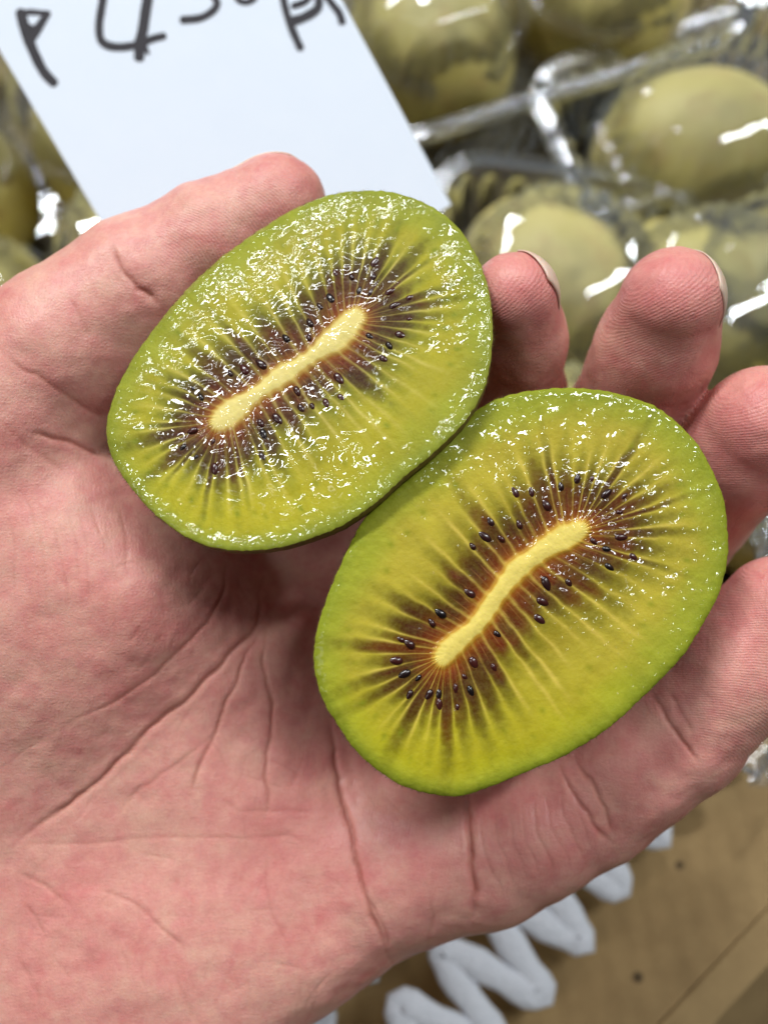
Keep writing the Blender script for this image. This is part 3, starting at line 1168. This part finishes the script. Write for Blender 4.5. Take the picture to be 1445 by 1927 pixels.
    for j in range(nv + 1):
        for i in range(nu):
            th, al = i / nu * 2 * PI, j / nv * PI
            y = -math.cos(al)
            rr_ = math.sin(al) * (1 - 0.22 * y)
            sv.append((rr_ * math.cos(th), y, rr_ * math.sin(th)))
    sf = [(j * nu + i, j * nu + (i + 1) % nu, (j + 1) * nu + (i + 1) % nu, (j + 1) * nu + i) for j in range(nv) for i in range(nu)]
    sme = mesh_from('seed', sv, sf)
    sme.materials.append(MAT['seed'])
    extra = []
    dp = (rp + 0.5 / nr) % 1
    for k in range(nr):
        if g.uniform() < (0.28 if seed == 5 else 0.4):
            i = int(dp[k] * N) % N
            dd = cw[i] + g.uniform(22, 74)
            p = SP[i] + (O[i] - SP[i]) / R[i] * dd
            if min(math.hypot(p[0] - x, p[1] - y) for x, y in list(seeds) + extra) > 17:
                extra.append((p[0], p[1]))
    for si, (x, y) in enumerate(list(seeds) + extra):
        p = np.array([x, y])
        i = np.argmin(((SPc - p) ** 2).sum(1) - 0 * R)
        # direction away from the core
        dirp = p - SPc[i]
        q0 = on_plane(p[None])[0]
        q1 = on_plane((p + dirp / np.linalg.norm(dirp) * 10)[None])[0]
        ydir = (q1 - q0) / np.linalg.norm(q1 - q0)
        a_ = g.uniform(-0.3, 0.3)
        xd = np.cross(ydir, nn)
        ydir = ydir * math.cos(a_) + xd * math.sin(a_)
        xd = np.cross(ydir, nn)
        s_ = g.uniform(0.85, 1.35)
        Mx = Matrix.Identity(4)
        s_ *= 0.9 if si < len(seeds) else 0.72
        lx, ly, lz = 0.052 * s_, 0.088 * s_ * g.uniform(.9, 1.15), 0.045
        q0 = q0 - nn * (g.uniform(0.022, 0.036) if si < len(seeds) else g.uniform(0.032, 0.042))
        for r_ in range(3):
            Mx[r_][0] = xd[r_] * lx
            Mx[r_][1] = ydir[r_] * ly
            Mx[r_][2] = nn[r_] * lz
            Mx[r_][3] = q0[r_] * S
        so = obj('seed', sme, None, root)
        so.matrix_local = Mx
    return root


def grain1(P, r, sx, fbm):
    x, y = P[..., 0], P[..., 1]
    nz = fbm(np.stack([x / 45, y / 45, np.zeros_like(x) + 7], -1), 3)
    ul = sstep(300, -40, (x - 330) * 0.62 + (y - 480) * 0.80)        # the half towards the thumb
    ul = np.maximum(ul, 0.9 * sstep(0.86, 0.95, r))
    ul = np.maximum(ul, 0.8 * np.exp(-(((x - 850) / 55) ** 2 + ((y - 570) / 150) ** 2)))
    return np.clip(ul * sstep(0.36, 0.60, nz + 0.04), 0, 1) * (0.12 + 0.88 * sstep(0.42, 0.62, r)) + 0.01


def wet1(P, r, sx, fbm):
    x, y = P[..., 0], P[..., 1]
    nz = fbm(np.stack([x / 70, y / 70, np.zeros_like(x)], -1), 3)
    b = np.exp(-(((x - 560) / 200) ** 2 + ((y - 890) / 75) ** 2))
    b = np.maximum(b, np.exp(-(((x - 420) / 150) ** 2 + ((y - 790) / 110) ** 2)))
    b = np.maximum(b, 0.9 * np.exp(-(((x - 560) / 170) ** 2 + ((y - 650) / 90) ** 2)))
    b = np.maximum(b, 0.8 * np.exp(-(((x - 640) / 90) ** 2 + ((y - 740) / 60) ** 2)))
    b = np.maximum(b, 0.8 * np.exp(-(((x - 660) / 70) ** 2 + ((y - 540) / 70) ** 2)))
    return np.clip(0.02 + 1.15 * b * sstep(0.38, 0.56, nz + 0.05), 0, 1.1)


def bead1(P, r, sx, fbm):
    return np.clip(0.03 + 0.4 * sstep(0.75, 0.95, r), 0, 1) * sstep(1.0, 0.97, r)


def grain2(P, r, sx, fbm):
    return 0.25 * sstep(0.86, 0.95, r) + 0.02


def wet2(P, r, sx, fbm):
    x, y = P[..., 0], P[..., 1]
    nz = fbm(np.stack([x / 50, y / 50, np.zeros_like(x) + 3], -1), 3)
    b = 0.55 * np.exp(-(((x - 1150) / 130) ** 2 + ((y - 1050) / 130) ** 2)) + 0.4 * np.exp(-(((x - 1000) / 260) ** 2 + ((y - 930) / 60) ** 2))
    return np.clip(0.04 + b * sstep(0.4, 0.6, nz), 0, 1)


def bead2(P, r, sx, fbm):
    x, y = P[..., 0], P[..., 1]
    ur = sstep(-130, 200, (x - 1030) * 0.72 - (y - 1090) * 0.62)
    return np.clip(0.12 + 0.9 * ur, 0, 1) * sstep(1.0, 0.96, r)


tone1 = dict(rays=54, ray_s=0.62, core_hw=lambda t: 13 + 13 * sstep(0.6, 1.0, t) + 7 * np.exp(-((t - 0.08) / 0.14) ** 2) + 3 * np.sin(t * 17), edge=0.04, edge_add=0.17, edge_dir=(-0.75, -0.66), dark_len=124, depth=1.9,
             flesh=[(142, 132, 32), (160, 150, 38), (142, 144, 40), (132, 138, 44)], low=(178, 164, 30), olive=(104, 112, 22), dark=(58, 25, 5), red=(104, 30, 7),
             amber=(150, 84, 18), ray=(206, 188, 104), dot=(98, 116, 14), core=(214, 196, 120), core_edge=(196, 164, 82))
tone2 = dict(rays=50, ray_s=0.75, core_hw=lambda t: 17 + 8 * sstep(0.68, 0.95, t) - 3 * np.exp(-((t - 0.35) / 0.12) ** 2) + 4 * np.exp(-(t / 0.12) ** 2) + 1.5 * np.sin(t * 23), edge=0.05, edge_add=0.07, edge_dir=(-0.9, 0.43), dark_len=132, depth=1.95,
             flesh=[(154, 136, 36), (174, 158, 50), (150, 152, 42), (132, 140, 34)], low=(168, 158, 16), olive=(96, 94, 14), dark=(70, 34, 5), red=(120, 38, 5),
             amber=(158, 92, 18), ray=(212, 186, 84), dot=(112, 124, 10), core=(220, 198, 102), core_edge=(200, 156, 52))
kiwi_half(K1, C1, S1, -0.32, (0.09, -0.27), tone1, 5, 'cut kiwifruit half with glistening wet face, next to the thumb', wet1, bead1, grain1)
kiwi_half(K2, C2, S2, 0.0, (-0.08, -0.13), tone2, 8, 'cut kiwifruit half with smoother drier face, resting on the little finger', wet2, bead2, grain2)

# ------------------------------------------------------------------ price card
cb, ct = 18.9, 18.3          # cm from the lens near the lower and the upper end


def world_at(px, py, depth):
    return CAM + ray(px, py) * depth


pa, pb = world_at(195, 425, cb), world_at(870, 425, cb)
pc = world_at(400, 40, ct)
cn = np.cross(pb - pa, pc - pa)
cn /= np.linalg.norm(cn)
if cn @ LOOK > 0:
    cn = -cn


def on_card(px, py):
    d = ray(px, py)
    t = ((pa - CAM) @ cn) / (d @ cn)
    return CAM + d * t


corner = on_card(195, 425)
edl = on_card(0, 95) - corner
edl /= np.linalg.norm(edl)
edr = np.cross(cn, edl)
if edr @ RT < 0:
    edr = -edr
wdt = (on_card(868, 420) - corner) @ edr
LOW, HIGH = -3.2, 9.5
c00, c10, c11, c01 = [corner + edl * a + edr * b for a, b in ((LOW, 0), (LOW, wdt), (HIGH, wdt), (HIGH, 0))]
th = cn * 0.03
org = (c00 + c10) / 2
card = empty('price_card', Matrix.Translation(Vector(org * S)))
tag(card, 'white price card with handwritten black marker figures above the thumb', 'price card')
vv = [p - org + e for e in (th * 0, -th) for p in (c00, c10, c11, c01)]
ff = [(0, 1, 2, 3), (7, 6, 5, 4), (0, 4, 5, 1), (1, 5, 6, 2), (2, 6, 7, 3), (3, 7, 4, 0)]
obj('sheet', mesh_from('sheet', vv, ff, False), MAT['card'], card)
Z1_ = lambda L: [(x * 0.4983, y * 0.4983) for x, y in L]
strokes = [([(78, 45), (98, 120), (132, 205), (166, 270), (204, 312)], 34, 30), ([(72, 48), (120, 44), (182, 50)], 20, 18), ([(180, 48), (150, 95), (112, 150)], 22, 34), ([(92, 95), (120, 110)], 22, 30),
           ([(398, -60), (385, 20), (375, 90), (380, 145), (408, 170), (460, 176), (520, 166), (575, 145), (618, 134)], 26, 24), ([(568, -60), (552, 30), (540, 110), (528, 160), (526, 216)], 32, 34), ([(540, 165), (560, 200)], 26, 10),
           ([(806, -20), (820, 12), (800, 42), (755, 66), (690, 73)], 22, 24),
           ([(885, -25), (905, 0), (930, 6), (958, -6), (970, -30)], 18, 18),
           ([(1066, -30), (1078, 30), (1100, 100), (1134, 178)], 22, 24), ([(1104, 78), (1150, 62), (1198, 30), (1205, -20)], 30, 24), ([(1108, 20), (1150, 5), (1175, -20)], 20, 18),
           ([(1225, -30), (1256, 15), (1280, 45), (1292, 80)], 20, 24)]
for L, w_a, w_b in strokes:
    P = np.array(Z1_(L))
    t = np.linspace(0, len(P) - 1, 10 * len(P))
    # catmull-rom
    Pe = np.r_[2 * P[:1] - P[1:2], P, 2 * P[-1:] - P[-2:-1]]
    i = np.minimum(t.astype(int), len(P) - 2)
    f = (t - i)[:, None]
    p0, p1, p2, p3 = Pe[i], Pe[i + 1], Pe[i + 2], Pe[i + 3]
    q = 0.5 * (2 * p1 + (p2 - p0) * f + (2 * p0 - 5 * p1 + 4 * p2 - p3) * f ** 2 + (3 * p1 - p0 - 3 * p2 + p3) * f ** 3)
    tg = np.gradient(q, axis=0)
    tg /= np.linalg.norm(tg, axis=1, keepdims=True) + 1e-9
    nr_ = np.stack([-tg[:, 1], tg[:, 0]], 1)
    wd = np.linspace(w_a, w_b, len(q)) * 1.22 * 0.4983 / 2 * (0.92 + 0.16 * fbm(np.stack([t * 2.2, t * 0 + L[0][0], t * 0], 1), 2))
    # round ends
    capa = [q[0] - tg[0] * wd[0] * math.cos(x) * 0.8 + nr_[0] * wd[0] * math.sin(x) for x in np.linspace(PI / 2, -PI / 2, 7)[1:-1]]
    capb = [q[-1] + tg[-1] * wd[-1] * math.cos(x) * 0.8 + nr_[-1] * wd[-1] * math.sin(x) for x in np.linspace(-PI / 2, PI / 2, 7)[1:-1]]
    Lp = q + nr_ * wd[:, None]
    Rp = q - nr_ * wd[:, None]
    m = len(q)
    pts2 = np.r_[Lp, Rp, np.array(capa), np.array(capb)]
    lift = (0.004 + 0.001 * strokes.index((L, w_a, w_b)))
    v3 = np.array([on_card(x, y) for x, y in pts2]) - org + cn * lift
    fs = [(k, k + 1, m + k + 1, m + k) for k in range(m - 1)]
    fs.append(tuple([0] + list(range(2 * m, 2 * m + 5)) + [m]))
    fs.append(tuple([2 * m - 1] + list(range(2 * m + 5, 2 * m + 10)) + [m - 1]))
    mm = mesh_from('marker_stroke', v3, fs, False)
    obj('marker_stroke', mm, MAT['ink'], card)

# ------------------------------------------------------------------ plastic trays with whole fruit
ANG = math.radians(20)
E1 = np.array([math.cos(ANG), math.sin(ANG), 0])
E2 = np.array([-math.sin(ANG), math.cos(ANG), 0])


def tray_meshes(nx, ny, p1, p2, zf, zl):
    """clear clamshell: corrugated tray walls up to the flange at zf, lid with one octagonal dome per fruit up to zl (local frame, centre on the stall)"""
    hx, hy = nx * p1 / 2 + 0.75, ny * p2 / 2 + 0.75

    def rounded(hx, hy, r, n=7):
        out = []
        for cx, cy, a0 in ((hx - r, hy - r, 0), (-hx + r, hy - r, PI / 2), (-hx + r, -hy + r, PI), (hx - r, -hy + r, 1.5 * PI)):
            for k in range(n):
                a = a0 + k / (n - 1) * PI / 2
                out.append((cx + r * math.cos(a), cy + r * math.sin(a)))
        return np.array(out)

    def resample(P, step):
        Q = np.r_[P, P[:1]]
        ln = np.r_[0, np.cumsum(np.linalg.norm(np.diff(Q, axis=0), axis=1))]
        m = int(ln[-1] / step)
        u = np.linspace(0, ln[-1], m, endpoint=False)
        return np.stack([np.interp(u, ln, Q[:, 0]), np.interp(u, ln, Q[:, 1])], 1), u

    # corrugated wall
    ring, u = resample(rounded(hx, hy, 1.2), 0.11)
    nrm = np.roll(ring, -1, 0) - np.roll(ring, 1, 0)
    nrm = np.stack([nrm[:, 1], -nrm[:, 0]], 1)
    nrm /= np.linalg.norm(nrm, axis=1, keepdims=True)
    V, F = [], []
    m = len(ring)
    levels = [(0.0, 0.86, 0.0), (0.1, 0.89, 1.0), (zf * 0.5, 0.935, 1.0), (zf - 0.35, 0.965, 1.0), (zf - 0.08, 0.985, 0.1), (zf, 1.0, 0.0)]
    for z, sc, am_ in levels:
        cor = 0.15 * np.cos(u * 2 * PI / 0.85) * am_
        xy = ring * sc + nrm * cor[:, None]
        V += [(x, y, z + 0.02) for x, y in xy]
    for k in range(len(levels) - 1):
        for i in range(m):
            F.append((k * m + i, k * m + (i + 1) % m, (k + 1) * m + (i + 1) % m, (k + 1) * m + i))
    F.append(tuple(range(m - 1, -1, -1)))
    wall = mesh_from('tray_base', V, F)
    # flange: double rolled edge
    V, F = [], []
    prof = [(0.0, 0.0), (0.05, 0.08), (0.12, 0.08), (0.17, 0.0), (0.42, 0.0), (0.47, 0.09), (0.53, 0.09), (0.58, 0.0), (0.60, -0.12)]
    ring2 = rounded(hx, hy, 1.2, 12)
    nr2 = np.roll(ring2, -1, 0) - np.roll(ring2, 1, 0)
    nr2 = np.stack([nr2[:, 1], -nr2[:, 0]], 1)
    nr2 /= np.linalg.norm(nr2, axis=1, keepdims=True)
    m = len(ring2)
    for o, z in prof:
        V += [(x, y, zf + z + 0.03) for x, y in ring2 + nr2 * o]
    for k in range(len(prof) - 1):
        for i in range(m):
            F.append((k * m + i, k * m + (i + 1) % m, (k + 1) * m + (i + 1) % m, (k + 1) * m + i))
    flange = mesh_from('flange', V, F)
    # lid
    V, F = [], []
    for a in range(nx):
        for b in range(ny):
            cx, cy = (a - (nx - 1) / 2) * p1, (b - (ny - 1) / 2) * p2
            lv = [(0.50, zf + 0.06, 0.0), (0.485, zf + 0.35, 0.0), (0.445, zf + 0.42, 0), (0.40, zl - 0.45, 0), (0.375, zl - 0.32, 0), (0.33, zl - 0.06, 0), (0.30, zl, 0), (0.20, zl + 0.04, 0), (0.10, zl + 0.06, 0)]
            base = len(V)
            c = 0.42
            oc = np.array([(1, -c), (1, c), (c, 1), (-c, 1), (-1, c), (-1, -c), (-c, -1), (c, -1), (1, -c)])
            tq = np.linspace(0, 8, 97)[:-1]
            oct_ = np.stack([np.interp(tq, np.arange(9), oc[:, 0]), np.interp(tq, np.arange(9), oc[:, 1])], 1)
            frac = tq % 1
            m = len(tq)
            for li, (sc, z, _) in enumerate(lv):
                cor = (0.018 if 0 < li < 4 else 0.0) * np.cos(frac * 4 * 2 * PI) * sstep(0.0, 0.1, np.minimum(frac, 1 - frac))
                for (fx, fy), q_ in zip(oct_, cor):
                    V.append((cx + fx * p1 * (sc + q_), cy + fy * p2 * (sc + q_), z))
            for k in range(len(lv) - 1):
                for i in range(m):
                    F.append((base + k * m + i, base + k * m + (i + 1) % m, base + (k + 1) * m + (i + 1) % m, base + (k + 1) * m + i))
            k = len(lv) - 1
            F.append(tuple(base + k * m + i for i in range(m)))
    lid = mesh_from('lid', V, F, True)
    return wall, flange, lid


def fruit_mesh(seed):
    g = np.random.default_rng(seed)
    nu, nv = 40, 28
    V = []
    for j in range(nv + 1):
        for i in range(nu):
            th, al = i / nu * 2 * PI, j / nv * PI
            x, y, z = math.sin(al) * math.cos(th), math.sin(al) * math.sin(th), -math.cos(al)
            V.append((x, y, z))
    V = np.array(V)
    nz = fbm(V * 1.3 + seed * 3, 2) - .5
    V = V * (1 + 0.10 * nz)[:, None]
    V = V * np.array([2.7, 2.7, 3.4])
    V[:, 2] = np.where(V[:, 2] > 3.1, 3.1 + (V[:, 2] - 3.1) * 0.3, V[:, 2])
    F = [(j * nu + i, j * nu + (i + 1) % nu, (j + 1) * nu + (i + 1) % nu, (j + 1) * nu + i) for j in range(nv) for i in range(nu)]
    me = mesh_from('kiwifruit', V, F)
    me.materials.append(MAT['fruit'])
    return me


fmesh = [fruit_mesh(k) for k in range(4)]


def tray(px, py, zref, nx, ny, label, fruits, p1=6.0, p2=5.7, z0=0.0, ang=ANG, turn=0.0):
    """px, py: photo pixel that the centre of the lid shows at"""
    c = tab(px, py, zref + z0)
    c[2] = z0
    root = empty('fruit_tray', Matrix.Translation(Vector(c * S)) @ Matrix.Rotation(ang, 4, 'Z'))
    tag(root, label, 'fruit tray', 'clear plastic fruit trays')
    wall, flange, lid = tray_meshes(nx, ny, p1, p2, 4.1, 6.1)
    for nm, me in (('tray_base', wall), ('flange', flange), ('lid', lid)):
        po = obj(nm, me, MAT['flange' if nm == 'flange' else 'plastic'], root)
        if nm == 'lid':
            bv = po.modifiers.new('bevel', 'BEVEL')
            bv.width, bv.segments, bv.limit_method, bv.angle_limit = 0.0007, 2, 'ANGLE', 0.35
    for (a, b), lab in fruits.items():
        lx, ly = (a - (nx - 1) / 2) * p1, (b - (ny - 1) / 2) * p2
        g = np.random.default_rng(abs(hash((round(px), a, b))) % 1000 + 1)
        o = obj('kiwifruit', fmesh[int(g.integers(0, 4))], None)
        o.matrix_world = root.matrix_world @ Matrix.Translation(Vector((lx * S, ly * S, 2.85 * S))) @ Matrix.Rotation(turn + g.uniform(-.3, .3), 4, 'Z') @ Matrix.Rotation(PI / 2 + g.uniform(-.15, .15), 4, 'X') @ Matrix.Rotation(g.uniform(-.6, .6), 4, 'Y')
        tag(o, lab, 'kiwifruit', 'whole kiwifruit in the clear trays')
    return root


Tray = tray
Tray(1625, 275, 5.2, 2, 2, 'clear clamshell tray behind the middle finger tip',
     {(0, 1): 'whole olive kiwifruit under a lid, topmost on the right side', (0, 0): 'whole kiwifruit just above the middle finger tip', (1, 1): 'whole kiwifruit cut off by the right frame edge near the top', (1, 0): 'whole kiwifruit cut off by the right edge beside the middle finger'}, p1=7.2, p2=5.7, turn=PI / 2)
Tray(1045, 655, 5.2, 1, 2, 'clear clamshell tray behind the index finger tip',
     {(0, 1): 'whole kiwifruit under an octagonal lid behind the index finger', (0, 0): 'kiwifruit glimpsed low between the index and middle finger'}, ang=math.radians(-8))
Tray(985, -62, 5.2, 2, 1, 'clear ribbed tray at the top beside the white card',
     {(0, 0): 'whole kiwifruit right beside the card at the top', (1, 0): 'whole kiwifruit in the topmost tray, further from the card'}, z0=0.5)
Tray(40, 360, 5.2, 2, 2, 'clear tray at the left behind the thumb and card',
     {(0, 0): 'whole kiwifruit in the left tray just above the thumb', (0, 1): 'dark olive kiwifruit in the left tray beside the card', (1, 0): 'whole kiwifruit behind the lower corner of the card', (1, 1): 'whole kiwifruit mostly behind the white card'})
Tray(1520, 860, 5.2, 1, 3, 'clear tray glimpsed between the ring finger and little finger',
     {(0, 2): 'pale kiwifruit glimpsed between middle and ring finger', (0, 1): 'kiwifruit behind the ring finger in the right tray', (0, 0): 'kiwifruit behind the little finger tip at the right edge'})

# crumpled film pulled back over the tray on the right
fa, fb, fc = tab(1385, 900, 7.2), tab(1385, 1480, 7.2), tab(1640, 900, 7.2)
forg = (fb + fc) / 2
NX, NY = 44, 90
gi, gj = np.meshgrid(np.linspace(0, 1, NX), np.linspace(0, 1, NY), indexing='ij')
FP = fa + gi[..., None] * (fc - fa) + gj[..., None] * (fb - fa)
hh = np.abs(fbm(np.stack([gi * 5 + 2, gj * 9, gi * 0 + 4], -1), 3) - 0.5) * 2.6 + np.abs(fbm(np.stack([gi * 13, gj * 24, gi * 0 + 9], -1), 2) - 0.5) * 0.5
FP = FP + np.stack([(fbm(np.stack([gi * 4, gj * 8, gi * 0 + 1], -1), 2) - .5) * 1.2, gi * 0, hh], -1) - forg
ia = (np.arange(NX - 1)[:, None] * NY + np.arange(NY - 1)[None, :]).ravel()
film = obj('plastic_film', mesh_from('plastic_film', FP.reshape(-1, 3), np.stack([ia, ia + NY, ia + NY + 1, ia + 1], 1)), MAT['flange'])
film.location = Vector(forg * S)
tag(film, 'crumpled clear plastic film at the right edge behind the little finger', 'plastic film')

# ------------------------------------------------------------------ cardboard carton with foam net, lower right
zt = 7.0


def slab(name, quad, thick_dir, mat, parent, orgn):
    q = [np.asarray(p, float) - orgn for p in quad]
    e = np.asarray(thick_dir, float)
    vv = q + [p + e for p in q]
    ff = [(0, 1, 2, 3), (7, 6, 5, 4), (0, 4, 5, 1), (1, 5, 6, 2), (2, 6, 7, 3), (3, 7, 4, 0)]
    me = mesh_from(name, vv, ff, False)
    o = obj(name, me, mat, parent)
    bv = o.modifiers.new('bevel', 'BEVEL')
    bv.width = 0.0006
    bv.segments = 2
    return o


ea, eb = tab(1120, 2060, zt), tab(1560, 1590, zt)          # top edge of the carton side
wd = (eb - ea) / np.linalg.norm(eb - ea)
wn = np.array([wd[1], -wd[0], 0])                           # outwards (to the lower right)
ea = ea - wd * 14
eb = eb + wd * 4
org = np.array([ea[0], ea[1], 0.0])
carton = empty('cardboard_carton', Matrix.Translation(Vector(org * S)))
tag(carton, 'brown cardboard carton below the little finger in the corner', 'carton')
dn = np.array([0, 0, -zt + 0.05])
slab('side', [ea, eb, eb + dn, ea + dn], wn * 0.8, MAT['carton'], carton, org)
far = 15.0
f0, f1 = ea - wn * 0.02, eb - wn * 0.02
slab('floor_panel', [f0 + [0, 0, -zt + 1.6], f1 + [0, 0, -zt + 1.6], f1 - wn * far + [0, 0, -zt + 1.6], f0 - wn * far + [0, 0, -zt + 1.6]], np.array([0, 0, -0.4]), MAT['carton'], carton, org)
slab('outer_flap', [ea + wn * 0.82 + [0, 0, -1.2], eb + wn * 0.82 + [0, 0, -1.2], eb + wn * 5 + [0, 0, -6.4], ea + wn * 5 + [0, 0, -6.4]], np.array([0, 0, -0.35]), MAT['carton'], carton, org)
# inner ledge of cardboard: a flap folded in
slab('flap', [ea + wn * 0.0 + [0, 0, -0.10], eb + wn * 0.0 + [0, 0, -0.10], eb - wn * 4.6 + [0, 0, -3.9], ea - wn * 4.6 + [0, 0, -3.9]], np.array([0, 0, -0.35]), MAT['carton'], carton, org)


def tube_along(P, rw, rh, n=10, sub=8):
    """flattened foam strand through points P (open), width rw, height rh; horizontal width"""
    P = np.array(P, float)
    t = np.linspace(0, len(P) - 1, sub * (len(P) - 1) + 1)
    q = np.stack([np.interp(t, np.arange(len(P)), P[:, c]) for c in range(3)], 1)
    for _ in range(6):
        q[1:-1] = 0.5 * q[1:-1] + 0.25 * (q[:-2] + q[2:])
    tg = np.gradient(q, axis=0)
    tg /= np.linalg.norm(tg, axis=1, keepdims=True)
    sd = np.cross(tg, [0, 0, 1.0])
    sd /= np.linalg.norm(sd, axis=1, keepdims=True)
    upv = np.cross(sd, tg)
    V, F = [], []
    for k in range(len(q)):
        jit = 1 + 0.12 * math.sin(k * 1.7)
        for i in range(n):
            a = i / n * 2 * PI
            V.append(q[k] + sd[k] * rw * math.cos(a) * jit + upv[k] * rh * math.sin(a) * jit)
    for k in range(len(q) - 1):
        for i in range(n):
            F.append((k * n + i, k * n + (i + 1) % n, (k + 1) * n + (i + 1) % n, (k + 1) * n + i))
    F.append(tuple(range(n)))
    F.append(tuple((len(q) - 1) * n + i for i in range(n - 1, -1, -1)))
    return V, F


zn = 6.2
net0 = tab(1010, 1930, zn)
net = empty('foam_net', Matrix.Translation(Vector(net0 * S)))
tag(net, 'white zigzag foam fruit net lying in the carton', 'foam net')
a0, a1 = tab(965, 2000, zn), tab(1350, 1480, zn)          # outer scalloped edge
ed = (a1 - a0)
Ln = np.linalg.norm(ed)
ed /= Ln
inn = np.array([-ed[1], ed[0], 0])
if inn[0] > 0:
    inn = -inn
per = 1.5
nz_ = int(Ln / per) + 2
for row in range(3):
    P = []
    for k in range(-6, nz_):
        s0 = k * per + (0.5 * per if row % 2 else 0)
        base = a0 + ed * s0 - inn * 0.0 + inn * (row * 3.3)
        jx = rng.uniform(-.10, .10)
        P.append(base - net0 + inn * jx + np.array([0, 0, 0.12 * math.sin(k * 1.3 + row)]))
        P.append(base + ed * per * 0.5 + inn * (3.3 + jx) - net0 + np.array([0, 0, 0.25]))
    V, F = tube_along(P, 0.34, 0.17, 12, 10)
    obj('strand', mesh_from('strand', V, F), MAT['foam'], net)
